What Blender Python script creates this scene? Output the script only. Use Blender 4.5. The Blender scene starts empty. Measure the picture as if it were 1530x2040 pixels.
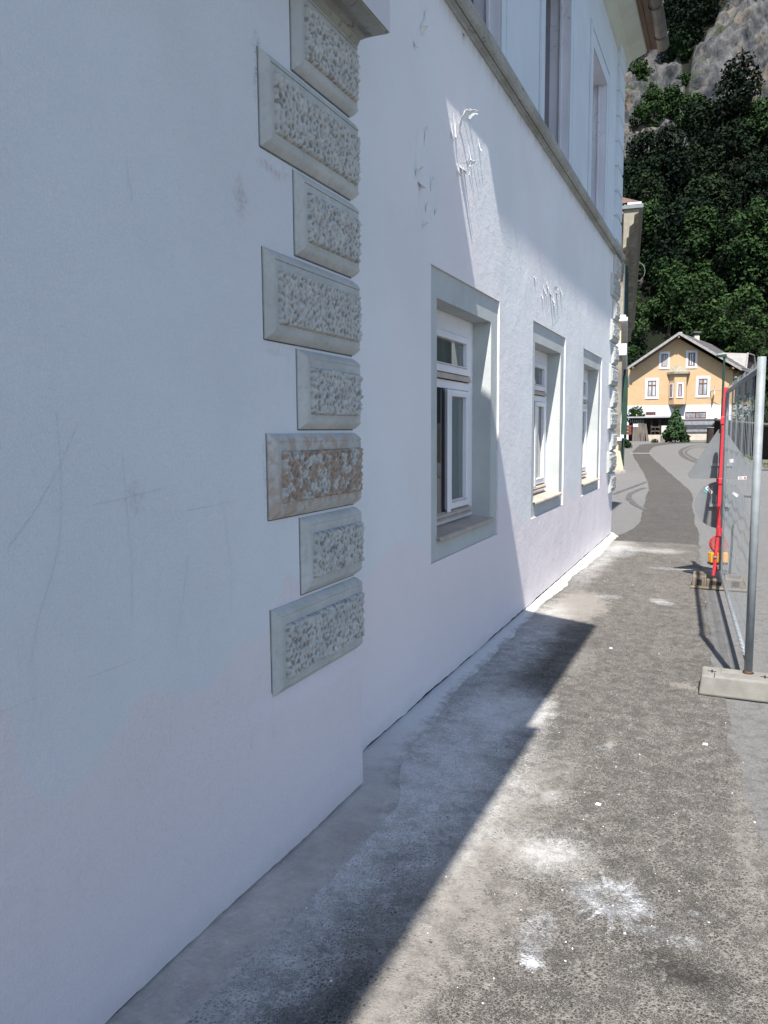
import bpy, bmesh, math, random
import numpy as np
from mathutils import Vector, noise as mnoise
R = math.radians
random.seed(7); rng = np.random.default_rng(7)
scn = bpy.context.scene
col = scn.collection

# ------------------------------------------------------------------ camera
FPX, CX, CY, CAMH = 1530., 765., 1020., 1.6
YAW, PIT, ROLL = R(24.16), R(6.0), R(0.4)
_f = np.array([-math.sin(YAW)*math.cos(PIT), math.cos(YAW)*math.cos(PIT), -math.sin(PIT)])
_r0 = np.array([math.cos(YAW), math.sin(YAW), 0.]); _u0 = np.cross(_r0, _f)
_r = _r0*math.cos(ROLL)-_u0*math.sin(ROLL); _u = _u0*math.cos(ROLL)+_r0*math.sin(ROLL)
cam = bpy.data.cameras.new('camera'); camo = bpy.data.objects.new('camera', cam); col.objects.link(camo)
from mathutils import Matrix
M = Matrix(((_r[0], _u[0], -_f[0], 0), (_r[1], _u[1], -_f[1], 0), (_r[2], _u[2], -_f[2], CAMH), (0, 0, 0, 1)))
camo.matrix_world = M
cam.sensor_fit = 'VERTICAL'; cam.sensor_height = 36.0; cam.lens = 36.0*FPX/2040.; cam.clip_start = .05; cam.clip_end = 2000
scn.camera = camo
# ------------------------------------------------------------------ light
SA, SB = -.15, .67                       # horizontal travel of sunlight per metre it falls
EXPOSURE = 1.0; SKY = .112; SUN = 5.0
w = bpy.data.worlds.new('World'); scn.world = w; w.use_nodes = True
wn = w.node_tree.nodes; wl = w.node_tree.links
bg = wn['Background']; sky = wn.new('ShaderNodeTexSky'); sky.sky_type = 'NISHITA'; sky.sun_disc = False
el = math.atan(1/math.hypot(SA, SB)); az = math.atan2(-SA, -SB)
sky.sun_elevation = el; sky.sun_rotation = az; sky.altitude = 300; sky.air_density = 1.0; sky.dust_density = .7; sky.ozone_density = 1.4
wl.new(sky.outputs[0], bg.inputs[0]); bg.inputs[1].default_value = SKY
sd = bpy.data.lights.new('sun', 'SUN'); sd.energy = SUN; sd.angle = R(.53); sd.color = (1, .955, .89)
so = bpy.data.objects.new('sun', sd); col.objects.link(so)
so.rotation_euler = Vector((SA, SB, -1)).to_track_quat('-Z', 'Y').to_euler(); so.location = (3, -6, 12)
scn.view_settings.view_transform = 'Standard'; scn.view_settings.look = 'None'
scn.view_settings.exposure = EXPOSURE; scn.view_settings.gamma = 1; scn.view_settings.use_curve_mapping = False
scn.cycles.max_bounces = 6; scn.cycles.transparent_max_bounces = 8

# ------------------------------------------------------------------ helpers
KS, YS0 = .0136, 14.                     # the street climbs gently beyond the white building
def gz(y): 
    return KS*max(0, y-YS0) if y < 64 else KS*(64-YS0)
def ray(x, y): return _f+_r*((x-CX)/FPX)-_u*((y-CY)/FPX)
C0 = np.array([0, 0, CAMH])
def on_x(x, y, X): d = ray(x, y); return C0+d*(X/d[0])
def on_y(x, y, Y): d = ray(x, y); return C0+d*(Y/d[1])
def on_z(x, y, Z=0): d = ray(x, y); return C0+d*((Z-CAMH)/d[2])
def on_street(x, y): d = ray(x, y); return C0+d*((-KS*YS0-CAMH)/(d[2]-KS*d[1]))
def on_plane(x, y, o, n): d = ray(x, y); return C0+d*(np.dot(np.array(o)-C0, n)/np.dot(d, n))

rootloc = {}
class MB:
    def __init__(s): s.v = []; s.f = []
    def face(s, pts):
        b = len(s.v); s.v += [tuple(map(float, p)) for p in pts]; s.f.append(tuple(range(b, b+len(pts)))); return s
    def hexa(s, p):                       # 8 points: bottom 0-3 ccw, top 4-7
        b = len(s.v); s.v += [tuple(map(float, q)) for q in p]
        for f in ((0,3,2,1),(4,5,6,7),(0,1,5,4),(1,2,6,5),(2,3,7,6),(3,0,4,7)): s.f.append(tuple(b+i for i in f))
        return s
    def box(s, x0, x1, y0, y1, z0, z1, fr=None):
        P = [(x0,y0,z0),(x1,y0,z0),(x1,y1,z0),(x0,y1,z0),(x0,y0,z1),(x1,y0,z1),(x1,y1,z1),(x0,y1,z1)]
        if fr: P = [fr(*p) for p in P]
        return s.hexa(P)
    def prism(s, prof, y0, y1, fr=None, axis='y', closed=True):   # (a,z) profile swept
        n = len(prof); b = len(s.v)
        for t in (y0, y1):
            for a, z in prof:
                p = (a, t, z) if axis == 'y' else (t, a, z)
                s.v.append(tuple(map(float, fr(*p) if fr else p)))
        for i in range(n if closed else n-1):
            j = (i+1) % n; s.f.append((b+i, b+j, b+n+j, b+n+i))
        if closed: s.f.append(tuple(b+i for i in range(n))[::-1]); s.f.append(tuple(b+n+i for i in range(n)))
        return s
    def tube(s, pts, r, n=10, caps=True, r1=None):
        pts = [np.array(p, float) for p in pts]; b = len(s.v); m = len(pts)
        for i, p in enumerate(pts):
            t = pts[min(i+1, m-1)]-pts[max(i-1, 0)]; t /= np.linalg.norm(t)
            a = np.array([0, 0, 1.]) if abs(t[2]) < .9 else np.array([1., 0, 0])
            e1 = np.cross(t, a); e1 /= np.linalg.norm(e1); e2 = np.cross(t, e1)
            rr = r if r1 is None else r+(r1-r)*i/(m-1)
            for k in range(n):
                q = 2*math.pi*(k+.5)/n; s.v.append(tuple(p+rr*(math.cos(q)*e1+math.sin(q)*e2)))
        for i in range(m-1):
            for k in range(n):
                k2 = (k+1) % n; s.f.append((b+i*n+k, b+i*n+k2, b+(i+1)*n+k2, b+(i+1)*n+k))
        if caps: s.f.append(tuple(b+k for k in range(n))[::-1]); s.f.append(tuple(b+(m-1)*n+k for k in range(n)))
        return s
    def grid(s, P):                       # P[i][j] points
        b = len(s.v); ni = len(P); nj = len(P[0])
        for r_ in P: s.v += [tuple(map(float, p)) for p in r_]
        for i in range(ni-1):
            for j in range(nj-1): s.f.append((b+i*nj+j, b+(i+1)*nj+j, b+(i+1)*nj+j+1, b+i*nj+j+1))
        return s
def tag(o, label=None, cat=None, group=None, kind=None):
    if label: o['label'] = label
    if cat: o['category'] = cat
    if group: o['group'] = group
    if kind: o['kind'] = kind
    return o
def _root(o):
    while o.parent: o = o.parent
    return o
def add(name, mb, m, parent=None, smooth=False, bevel=0, loc=None, weld=False, kind=None, label=None):
    v = np.array(mb.v); off = np.zeros(3)
    if parent is not None: off = np.array(_root(parent)['_loc'])
    if loc is None and parent is None:
        lo = v.min(0); hi = v.max(0); loc0 = np.array([(lo[0]+hi[0])/2, (lo[1]+hi[1])/2, lo[2]])
    elif loc is not None: loc0 = np.array(loc, float)
    else: loc0 = off
    me = bpy.data.meshes.new(name); me.from_pydata([tuple(q) for q in (v-loc0)], [], mb.f); me.update()
    if weld or bevel:
        bm = bmesh.new(); bm.from_mesh(me); bmesh.ops.remove_doubles(bm, verts=bm.verts, dist=1e-5)
        bmesh.ops.recalc_face_normals(bm, faces=bm.faces); bm.to_mesh(me); bm.free()
    if smooth: me.shade_smooth() if hasattr(me, 'shade_smooth') else None
    me.materials.append(m)
    o = bpy.data.objects.new(name, me); col.objects.link(o)
    if parent is not None:
        o.parent = parent; o.location = (0, 0, 0)
    else: o.location = loc0
    if bevel:
        md = o.modifiers.new('bevel', 'BEVEL'); md.width = bevel; md.segments = 2; md.limit_method = 'ANGLE'
    if kind: o['kind'] = kind
    if label: o['label'] = label
    o['_loc'] = [float(q) for q in loc0]
    return o
def thing(name, label, cat, loc, group=None):
    o = bpy.data.objects.new(name, None); col.objects.link(o); o.location = loc; o.empty_display_size = .3
    o['_loc'] = [float(q) for q in loc]; return tag(o, label, cat, group)
def frame(o, ex, n):                      # local axes: u along ex, w along outward normal n, z up
    o = np.array(o, float); ex = np.array(ex, float); n = np.array(n, float)
    return lambda u, w_, z: o+ex*u+n*w_+np.array([0, 0, z])

# ------------------------------------------------------------------ materials
class NT:
    def __init__(s, name, rough=.8, spec=.3):
        s.m = bpy.data.materials.new(name); s.m.use_nodes = True; s.t = s.m.node_tree; s.n = s.t.nodes; s.l = s.t.links
        s.b = s.n['Principled BSDF']; s.b.inputs['Roughness'].default_value = rough
        s.b.inputs['Specular IOR Level'].default_value = spec
        g = s.n.new('ShaderNodeNewGeometry'); s.pos = g.outputs['Position']; s.geo = g
    def lk(s, a, b): s.l.new(a, b)
    def put(s, inp, v):
        if hasattr(v, 'is_linked') or isinstance(v, bpy.types.NodeSocket): s.lk(v, inp)
        elif isinstance(v, tuple) and len(v) == 3 and inp.type == 'RGBA': inp.default_value = (*v, 1)
        else: inp.default_value = v
    def scale(s, v, sc, rot=None):
        m = s.n.new('ShaderNodeMapping'); s.lk(v, m.inputs[0]); m.inputs['Scale'].default_value = sc
        if rot: m.inputs['Rotation'].default_value = rot
        return m.outputs[0]
    def noise(s, scale, detail=3, rough=.55, vec=None, dist=0):
        n = s.n.new('ShaderNodeTexNoise'); s.lk(vec or s.pos, n.inputs['Vector'])
        n.inputs['Scale'].default_value = scale; n.inputs['Detail'].default_value = detail
        n.inputs['Roughness'].default_value = rough; n.inputs['Distortion'].default_value = dist
        return n.outputs['Fac']
    def vor(s, scale, feature='F1', vec=None, out='Distance', rnd=1):
        n = s.n.new('ShaderNodeTexVoronoi'); n.feature = feature; s.lk(vec or s.pos, n.inputs['Vector'])
        n.inputs['Scale'].default_value = scale; n.inputs['Randomness'].default_value = rnd
        return n.outputs[out]
    def math(s, op, a, b=0., c=0., clamp=False):
        n = s.n.new('ShaderNodeMath'); n.operation = op; n.use_clamp = clamp
        s.put(n.inputs[0], a); s.put(n.inputs[1], b)
        if op in ('MULTIPLY_ADD',): s.put(n.inputs[2], c)
        return n.outputs[0]
    def rng(s, v, a, b, c=0., d=1., smooth=False):
        n = s.n.new('ShaderNodeMapRange'); s.put(n.inputs[0], v)
        if smooth: n.interpolation_type = 'SMOOTHSTEP'
        for i, q in zip((1, 2, 3, 4), (a, b, c, d)): s.put(n.inputs[i], q)
        n.clamp = True; return n.outputs[0]
    def mix(s, f, a, b, mode='MIX'):
        n = s.n.new('ShaderNodeMix'); n.data_type = 'RGBA'; n.blend_type = mode
        s.put(n.inputs[0], f); s.put(n.inputs[6], a); s.put(n.inputs[7], b); return n.outputs[2]
    def sep(s, v=None):
        n = s.n.new('ShaderNodeSeparateXYZ'); s.lk(v or s.pos, n.inputs[0]); return n.outputs
    def comb(s, x, y, z):
        n = s.n.new('ShaderNodeCombineXYZ'); s.put(n.inputs[0], x); s.put(n.inputs[1], y); s.put(n.inputs[2], z); return n.outputs[0]
    def bump(s, h, dist=.01, strength=1., prev=None):
        n = s.n.new('ShaderNodeBump'); s.lk(h, n.inputs['Height']); n.inputs['Distance'].default_value = dist
        n.inputs['Strength'].default_value = strength
        if prev: s.lk(prev, n.inputs['Normal'])
        return n.outputs[0]
    def color(s, c): s.put(s.b.inputs['Base Color'], c); return s
    def normal(s, n): s.lk(n, s.b.inputs['Normal']); return s
    def ell(s, c, r, hard=.0, rot=0, warp=.3, wscale=4.):
        """soft ellipse mask in plan (x,y)"""
        d = s.n.new('ShaderNodeVectorMath'); d.operation = 'SUBTRACT'; s.lk(s.warped(warp, wscale), d.inputs[0]); d.inputs[1].default_value = (c[0], c[1], 0)
        v = d.outputs[0]
        m = s.n.new('ShaderNodeMapping'); s.lk(v, m.inputs[0]); m.vector_type = 'TEXTURE'
        m.inputs['Rotation'].default_value = (0, 0, rot); m.inputs['Scale'].default_value = (r[0], r[1], 1e4)
        l = s.n.new('ShaderNodeVectorMath'); l.operation = 'LENGTH'; s.lk(m.outputs[0], l.inputs[0])
        return s.rng(l.outputs['Value'], 1., hard, 0, 1, True)
    def warped(s, a, sc):
        k = (a, sc)
        if not hasattr(s, '_w'): s._w = {}
        if k not in s._w:
            n = s.n.new('ShaderNodeTexNoise'); s.lk(s.pos, n.inputs['Vector']); n.inputs['Scale'].default_value = sc; n.inputs['Detail'].default_value = 4
            n.inputs['Roughness'].default_value = .65
            q = s.n.new('ShaderNodeVectorMath'); q.operation = 'SUBTRACT'; s.lk(n.outputs['Color'], q.inputs[0]); q.inputs[1].default_value = (.5, .5, .5)
            m = s.n.new('ShaderNodeVectorMath'); m.operation = 'SCALE'; s.lk(q.outputs[0], m.inputs[0]); m.inputs['Scale'].default_value = a
            e = s.n.new('ShaderNodeVectorMath'); e.operation = 'ADD'; s.lk(s.pos, e.inputs[0]); s.lk(m.outputs[0], e.inputs[1])
            s._w[k] = e.outputs[0]
        return s._w[k]

def simple(name, c1, c2=None, scale=6., rough=.75, bump=0, bscale=40., spec=.3, metal=0, stretch=None):
    t = NT(name, rough, spec); c2 = c2 or tuple(q*.8 for q in c1)
    vec = t.scale(t.pos, stretch) if stretch else t.pos
    n = t.noise(scale, 5, .6, vec)
    t.color(t.mix(t.rng(n, .35, .65), c1, c2)); t.b.inputs['Metallic'].default_value = metal
    if bump: t.normal(t.bump(t.noise(bscale, 4, .6, vec), bump))
    return t.m

def asphalt(name, s0, s1, dustc, base, ells=(), sc=62., big=.12, tint=None, fine=1.0, lime_lift=(), splash=(), star=()):
    t = NT(name, .88, .25)
    flat = t.scale(t.pos, (1, 1, .02))
    wv_ = t.scale(t.warped(.02, 30.), (1, 1, .3))
    va = t.vor(sc, 'DISTANCE_TO_EDGE', wv_); vb = t.vor(sc*2.1, 'DISTANCE_TO_EDGE', wv_)
    sel = t.rng(t.noise(11., 4, .7), .42, .58)
    vd = t.math('MULTIPLY_ADD', t.math('SUBTRACT', vb, va), sel, va)
    vc = t.n.new('ShaderNodeTexVoronoi'); t.lk(t.scale(t.warped(.012, 35.), (1, 1, .3)), vc.inputs['Vector']); vc.inputs['Scale'].default_value = sc
    rnd = t.sep(vc.outputs['Color'])[0]; rnd2 = t.sep(vc.outputs['Color'])[1]
    stone = t.mix(rnd, s0, s1)
    stone = t.mix(t.rng(rnd2, .93, .97), stone, tuple(min(.5, q*2.2) for q in s1))
    stone = t.mix(t.rng(t.noise(.7, 4, .6, flat), .3, .75), stone, tint or tuple(q*.75 for q in s0))
    mott = t.noise(3.2, 6, .7, flat)
    d = t.math('MULTIPLY_ADD', t.math('SUBTRACT', mott, .5), big*5, base)
    d = t.math('MULTIPLY_ADD', t.math('SUBTRACT', t.noise(17., 4, .65, flat), .5), .3, d)
    if ells:
        tot = None
        for (c, r, k, *o) in ells:
            kw = o[0] if o else {}
            e_ = t.ell(c, r, **kw); tot = t.math('MULTIPLY_ADD', e_, k, tot if tot is not None else 0.)
        brk = t.rng(t.noise(24., 5, .75, flat), .3, .68, .35, 1.25)
        d = t.math('MULTIPLY_ADD', tot, brk, d)
    f = t.rng(t.math('MULTIPLY_ADD', vd, -1.7, d), -.13, .2)
    grit = t.noise(420., 2, .6)
    c = t.mix(f, stone, dustc)
    edge = t.rng(vd, .30, .0, .25, 1.)
    for (cc, r, k, kw) in lime_lift:  # lime dust made whiter, brightening the shaded pavement through its colour
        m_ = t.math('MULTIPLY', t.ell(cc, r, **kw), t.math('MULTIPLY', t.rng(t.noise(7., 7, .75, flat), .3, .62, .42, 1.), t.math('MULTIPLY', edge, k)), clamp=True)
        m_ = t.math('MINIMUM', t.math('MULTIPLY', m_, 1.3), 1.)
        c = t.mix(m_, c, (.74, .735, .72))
    for (cc, R_, k) in star:
        n_ = t.n.new('ShaderNodeVectorMath'); n_.operation = 'SUBTRACT'; t.lk(t.warped(.03, 30.), n_.inputs[0]); n_.inputs[1].default_value = (cc[0], cc[1], 0)
        o_ = t.sep(n_.outputs[0]); ang_ = t.math('ARCTAN2', o_[1], o_[0])
        ln = t.math('SQRT', t.math('ADD', t.math('MULTIPLY', o_[0], o_[0]), t.math('MULTIPLY', o_[1], o_[1])))
        nz_ = t.noise(1., 5, .75, t.comb(t.math('MULTIPLY', ang_, 4.2), t.math('MULTIPLY', ln, 3.), cc[0]))
        reach = t.math('MULTIPLY_ADD', nz_, R_*2.6, -R_*.75)
        m_ = t.rng(t.math('DIVIDE', ln, t.math('MAXIMUM', reach, .01)), 1.05, .2, 0, 1, True)
        m_ = t.math('MULTIPLY', m_, t.rng(t.noise(45., 6, .8, flat), .38, .62, .1, 1.2)); m_ = t.math('MULTIPLY', m_, t.math('MULTIPLY', t.rng(edge, .3, .8, .5, 1.), k), clamp=True)
        m_ = t.math('MULTIPLY', m_, t.rng(ln, R_*.15, R_*.42, .25, 1.))
        c = t.mix(m_, c, (.66, .69, .73))
    for (cc, r, k, ring) in splash:
        n_ = t.n.new('ShaderNodeVectorMath'); n_.operation = 'SUBTRACT'; t.lk(t.warped(.07, 26.), n_.inputs[0]); n_.inputs[1].default_value = (cc[0], cc[1], 0)
        mp = t.n.new('ShaderNodeMapping'); mp.vector_type = 'TEXTURE'; t.lk(n_.outputs[0], mp.inputs[0]); mp.inputs['Scale'].default_value = (r[0], r[1], 1e4)
        ln = t.n.new('ShaderNodeVectorMath'); ln.operation = 'LENGTH'; t.lk(mp.outputs[0], ln.inputs[0]); q = ln.outputs['Value']
        m_ = t.rng(q, 1.0, .55, 0, 1, True)
        if ring: m_ = t.math('MULTIPLY', m_, t.rng(q, .25, .55, 0, 1, True))
        m_ = t.math('MULTIPLY', m_, t.rng(t.noise(30., 7, .8, flat), .40, .64, .0, 1.3)); m_ = t.math('MULTIPLY', m_, t.math('MULTIPLY', t.rng(edge, .3, .8, .55, 1.), k), clamp=True)
        c = t.mix(m_, c, (.66, .69, .73))
    c = t.mix(.35, c, t.mix(grit, (.25, .25, .25), (1, 1, 1)), 'MULTIPLY')
    t.color(c)
    h = t.math('MULTIPLY', t.rng(vd, 0, .22), t.rng(d, 1.0, .3))
    nb = t.bump(h, .0035*fine); nb = t.bump(t.noise(240., 3, .7), .0015*fine, 1, nb)
    t.normal(nb); return t.m

E1 = [((-1.25, 3.2), (.5, 1.5), .75, dict(warp=.35)), ((-1.12, 4.2), (.34, .55), .6, dict(warp=.25, hard=.3, wscale=9.)),
      ((-1.3, 6.2), (.35, 1.8), .35, dict(warp=.4)), ((-1.1, 3.2), (.3, .5), .35, dict(warp=.4, wscale=7.)), ((-1.25, 1.9), (.3, .9), .45, dict(warp=.3)),
      ((-.82, 2.5), (.24, 1.2), .5, dict(warp=.3)), ((-.80, 1.6), (.2, .6), .4, dict(warp=.3)), ((-.7, 3.4), (.2, .7), .25, dict(warp=.35)),
      ((-.58, 2.75), (.26, .2), .55, dict(warp=.3, wscale=9.)), ((-.62, 2.35), (.13, .35), .3, dict(warp=.25, wscale=9.)),
      
      
      
      ((-.66, 3.25), (.06, .1), .8, dict(warp=.14, wscale=14.)), ((-.5, 3.9), (.05, .07), .7, dict(warp=.14, wscale=14.)),
      ((-1.2, 7.0), (.3, .8), .6, dict(warp=.35, hard=.5, wscale=8.)), ((-1.35, 11.1), (.35, 1.0), .8, dict(warp=.5)),
      ((-.8, 10.6), (.5, .28), .55, dict(warp=.5)), ((-.55, 7.5), (.12, .12), 1.1, dict(warp=.25, wscale=14.)),
      ((-.35, 9.3), (.14, .2), .9, dict(warp=.3, wscale=12.)), ((-.9, 5.3), (.2, .5), .18, dict(warp=.3)),
      ((-.05, 2.3), (.2, .1), -.35, dict(warp=.2)), ((-1.0, 1.7), (.2, .3), -.4, dict(warp=.3)),
      ((.12, 3.2), (.09, 1.2), .2, dict(warp=.2)), ((-.2, 5.0), (.12, .1), .5, dict(warp=.2, wscale=12.))]
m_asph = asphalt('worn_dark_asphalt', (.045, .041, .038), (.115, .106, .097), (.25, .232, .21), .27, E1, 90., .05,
    lime_lift=[((-1.3, 3.2), (.62, 1.9), 1.0, dict(warp=.3, hard=.35, wscale=5.)), ((-1.42, 5.4), (.36, 2.), .9, dict(warp=.3, hard=.3)), ((-1.1, 4.2), (.32, .5), .8, dict(warp=.2, hard=.3, wscale=9.)), ((-1.4, 9.5), (.25, 2.6), .6, dict(warp=.4)), ((-.58, 2.78), (.26, .26), .42, dict(warp=.25, wscale=9.)), ((-1.2, 1.6), (.34, 1.), .75, dict(warp=.3))],
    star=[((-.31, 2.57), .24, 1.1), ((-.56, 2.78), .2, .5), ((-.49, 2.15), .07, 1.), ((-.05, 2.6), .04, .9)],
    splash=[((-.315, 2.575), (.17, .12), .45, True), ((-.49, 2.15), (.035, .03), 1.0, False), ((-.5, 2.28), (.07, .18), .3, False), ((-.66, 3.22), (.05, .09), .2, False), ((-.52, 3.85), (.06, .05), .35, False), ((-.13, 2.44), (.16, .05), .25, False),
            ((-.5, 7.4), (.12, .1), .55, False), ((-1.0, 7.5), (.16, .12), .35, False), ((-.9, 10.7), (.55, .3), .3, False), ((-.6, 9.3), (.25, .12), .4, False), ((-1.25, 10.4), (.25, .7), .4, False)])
m_road = asphalt('light_grey_asphalt', (.07, .069, .068), (.16, .158, .156), (.19, .187, .182), .42, [], 95., .05, (.085, .084, .083), .7)
m_strip = asphalt('newer_asphalt_strip', (.034, .031, .030), (.075, .07, .067), (.15, .14, .13), .2, [((-.9, 11.2), (.7, .35), .6, dict(warp=.6))], 70., .05, (.045, .042, .04), .7)

def wall_mat(name, base, main=True):
    t = NT(name, .85, .25); X, Y, Z = t.sep()
    cool = base; warm = tuple(a*b for a, b in zip(base, (1.06, .94, .94))); dark = tuple(q*.93 for q in base)
    c = t.mix(t.rng(t.noise(.9, 5, .6), .35, .65, 0, 1, True), cool, dark)
    n2 = t.noise(1.1, 2, .5, dist=.4)
    lim = t.math('MULTIPLY_ADD', n2, 1.5, .15)
    pk = t.rng(t.math('SUBTRACT', Z, lim), .03, -.01, 0, .9, True)
    c = t.mix(pk, c, warm)
    c = t.mix(t.rng(t.noise(.55, 3, .5, t.scale(t.pos, (1, 1, .5))), .5, .7, 0, .55, True), c, warm)
    # fine grime
    g = t.noise(7., 8, .75, t.scale(t.pos, (1, 1, .35)))
    c = t.mix(t.rng(g, .6, .78, 0, .22), c, tuple(q*.62 for q in base))
    c = t.mix(t.rng(t.noise(160., 2, .7), .35, .7, 0, .2), c, tuple(q*.6 for q in base))
    if main:
        st = t.noise(14., 4, .7, t.scale(t.pos, (1, 1, .09)))
        band = t.rng(t.math('MULTIPLY_ADD', st, .22, Z), 4.08, 4.26, 0, .65, True)
        band = t.math('MULTIPLY', band, t.rng(Z, 4.12, 4.10))
        c = t.mix(band, c, (.30, .26, .24))
    sp = t.rng(t.vor(9., 'F1'), .035, .015)
    c = t.mix(t.math('MULTIPLY', sp, t.rng(t.noise(1.3, 2), .55, .65, 0, .5)), c, (.18, .17, .17))
    gn = t.rng(t.noise(120., 3, .8), .5, .68, 0, 1.)
    c = t.mix(t.math('MULTIPLY', t.math('MULTIPLY', gn, pk), t.rng(t.noise(2.2, 5, .7), .42, .62, .0, .38)), c, (.33, .34, .37))
    if not main:
        for (yc, zc, ry, rz, k_, cc_) in ((2.16, 2.36, .05, .10, .5, (.27, .20, .17)), (2.275, 2.80, .035, .16, .75, (.20, .18, .17)), (2.36, 2.50, .14, .035, .5, (.30, .20, .17)), (1.62, 1.42, .05, .07, .4, (.32, .30, .31)), (2.27, 1.45, .02, .2, .4, (.3, .29, .28)), (2.35, 1.88, .1, .03, .3, (.28, .26, .24))):
            vv = t.n.new('ShaderNodeVectorMath'); vv.operation = 'SUBTRACT'; t.lk(t.warped(.10, 14.), vv.inputs[0]); vv.inputs[1].default_value = (-1.47, yc, zc)
            mp = t.n.new('ShaderNodeMapping'); mp.vector_type = 'TEXTURE'; t.lk(vv.outputs[0], mp.inputs[0]); mp.inputs['Scale'].default_value = (10, ry, rz)
            ln = t.n.new('ShaderNodeVectorMath'); ln.operation = 'LENGTH'; t.lk(mp.outputs[0], ln.inputs[0])
            m_ = t.math('MULTIPLY', t.rng(ln.outputs['Value'], 1., .2, 0, k_, True), t.rng(t.noise(60., 4, .8), .45, .62, .15, 1.), clamp=True)
            c = t.mix(m_, c, cc_)
    low = t.rng(t.math('MULTIPLY_ADD', t.noise(5., 4, .6), .12, Z), .09, .17, .35, 0)
    c = t.mix(low, c, (.42, .41, .41))
    t.color(c)
    rough = t.noise(150., 4, .7)
    amt = t.rng(t.noise(.8, 2), .35, .65, .25, 1.)
    if main: h = t.math('MULTIPLY', rough, t.math('MULTIPLY', amt, t.rng(Z, .6, 1.4, .35, 1.)))
    else: h = t.math('MULTIPLY', rough, .8)
    nb = t.bump(h, .0022); nb = t.bump(t.noise(2.2, 3, .5), .012, 1, nb); nb = t.bump(t.noise(26., 5, .7, t.scale(t.pos, (1, .55, 1))), .003, 1, nb)
    t.normal(nb); return t.m
m_wall = wall_mat('white_plaster', (.71, .725, .74)); m_ris = wall_mat('white_plaster_bay', (.635, .66, .69), False)
m_upper = simple('pale_blue_upper_plaster', (.56, .62, .66), (.50, .56, .61), 1.2, .85, .002, 30)
m_surr = simple('pale_green_grey_plaster', (.455, .48, .47), (.385, .41, .405), 3., .85, .0025, 120)
m_quoin = NT('grey_green_stone_paint', .75, .3)
t = m_quoin; X, Y, Z = t.sep()
c = t.mix(t.rng(t.noise(5., 6, .65), .35, .65), (.47, .48, .465), (.385, .395, .38))
c = t.mix(t.rng(t.noise(30., 4, .7), .5, .75, 0, .45), c, (.25, .25, .235))
zone = t.math('MULTIPLY', t.rng(Z, 1.26, 1.30), t.rng(Z, 1.60, 1.57)); nearz = t.rng(Y, 3.2, 3.1)
soil = t.math('MULTIPLY', t.math('MULTIPLY', zone, nearz), t.rng(t.noise(16., 5, .7), .44, .56, 0, .8))
soil = t.math('MULTIPLY', soil, t.rng(t.math('MULTIPLY_ADD', Z, .6, t.math('MULTIPLY', Y, .5)), 2.44, 2.30, .35, 1.))
c = t.mix(soil, c, (.36, .27, .21))
t.color(c); t.normal(t.bump(t.noise(120., 4, .6), .0012)); m_quoin = m_quoin.m
m_qpanel = NT('grey_green_carved_panel', .72, .3)
t = m_qpanel; X, Y, Z = t.sep()
at = t.n.new('ShaderNodeAttribute'); at.attribute_name = 'cell'
pt = t.n.new('ShaderNodeNewGeometry').outputs['Pointiness']
c = t.mix(t.rng(t.noise(9., 5, .65), .35, .65), (.46, .465, .445), (.38, .385, .37))
zone = t.math('MULTIPLY', t.rng(Z, 1.26, 1.30), t.rng(Z, 1.60, 1.57)); nearz = t.rng(Y, 3.2, 3.1)
worn = t.rng(t.math('ADD', at.outputs['Fac'], t.math('MULTIPLY', t.noise(6., 3), .6)), .62, .7)
c = t.mix(t.math('MULTIPLY', t.math('MULTIPLY', zone, nearz), t.math('MULTIPLY', worn, .9)), c, (.31, .225, .165))
c = t.mix(t.rng(at.outputs['Fac'], .93, .97, 0, .6), c, (.30, .26, .22))
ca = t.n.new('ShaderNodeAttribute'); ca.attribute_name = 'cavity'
c = t.mix(t.rng(ca.outputs['Fac'], .5, .22, 0, .75), c, (.13, .125, .115)); c = t.mix(t.rng(ca.outputs['Fac'], .6, .9, 0, .5), c, (.56, .58, .57))  # pit dirt and pale ridges follow the height, painting in stronger relief shading
t.color(c); t.normal(t.bump(t.noise(150., 4, .6), .001)); m_qpanel = m_qpanel.m
m_belt = NT('weathered_cornice_paint', .8, .3)
t = m_belt; X, Y, Z = t.sep()
c = t.mix(t.rng(t.noise(3., 6, .7, t.scale(t.pos, (1, .6, 3))), .35, .65), (.36, .38, .365), (.24, .24, .22))
c = t.mix(t.rng(t.noise(24., 5, .75), .56, .68, 0, .8), c, (.12, .11, .1))
t.color(c); t.normal(t.bump(t.noise(60., 4, .6), .003)); m_belt = m_belt.m
m_soffit = simple('green_grey_eave_paint', (.48, .52, .46), (.40, .43, .38), 2., .8, .002, 40)
m_boards = simple('brown_eave_boards', (.22, .15, .10), (.12, .08, .055), 5., .8, .002, 30, stretch=(1, .2, 1))
m_zinc = simple('weathered_zinc', (.16, .155, .15), (.09, .085, .08), 4., .5, .001, 30, .5, .6)
m_roof = simple('brown_roof_tiles', (.14, .09, .07), (.08, .055, .045), 5., .8, .01, 12)
m_pvc = simple('white_window_plastic', (.74, .73, .76), (.66, .66, .69), 3., .35, 0, 1, .5)
m_taupe = simple('taupe_sill_metal', (.47, .395, .33), (.37, .31, .26), 6., .65, .001, 50, .25)
m_lilac = NT('cracked_lilac_paint', .75, .3); t = m_lilac
c = t.mix(t.rng(t.noise(2., 4), .35, .65), (.60, .605, .65), (.52, .525, .57))
cr = t.rng(t.vor(5., 'DISTANCE_TO_EDGE', t.scale(t.warped(.15, 6.), (1, 1.4, .45))), .012, .0, 0, 1)
c = t.mix(t.math('MULTIPLY', cr, t.rng(t.noise(2.5, 3), .5, .6, 0, .8)), c, (.16, .13, .12))
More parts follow.
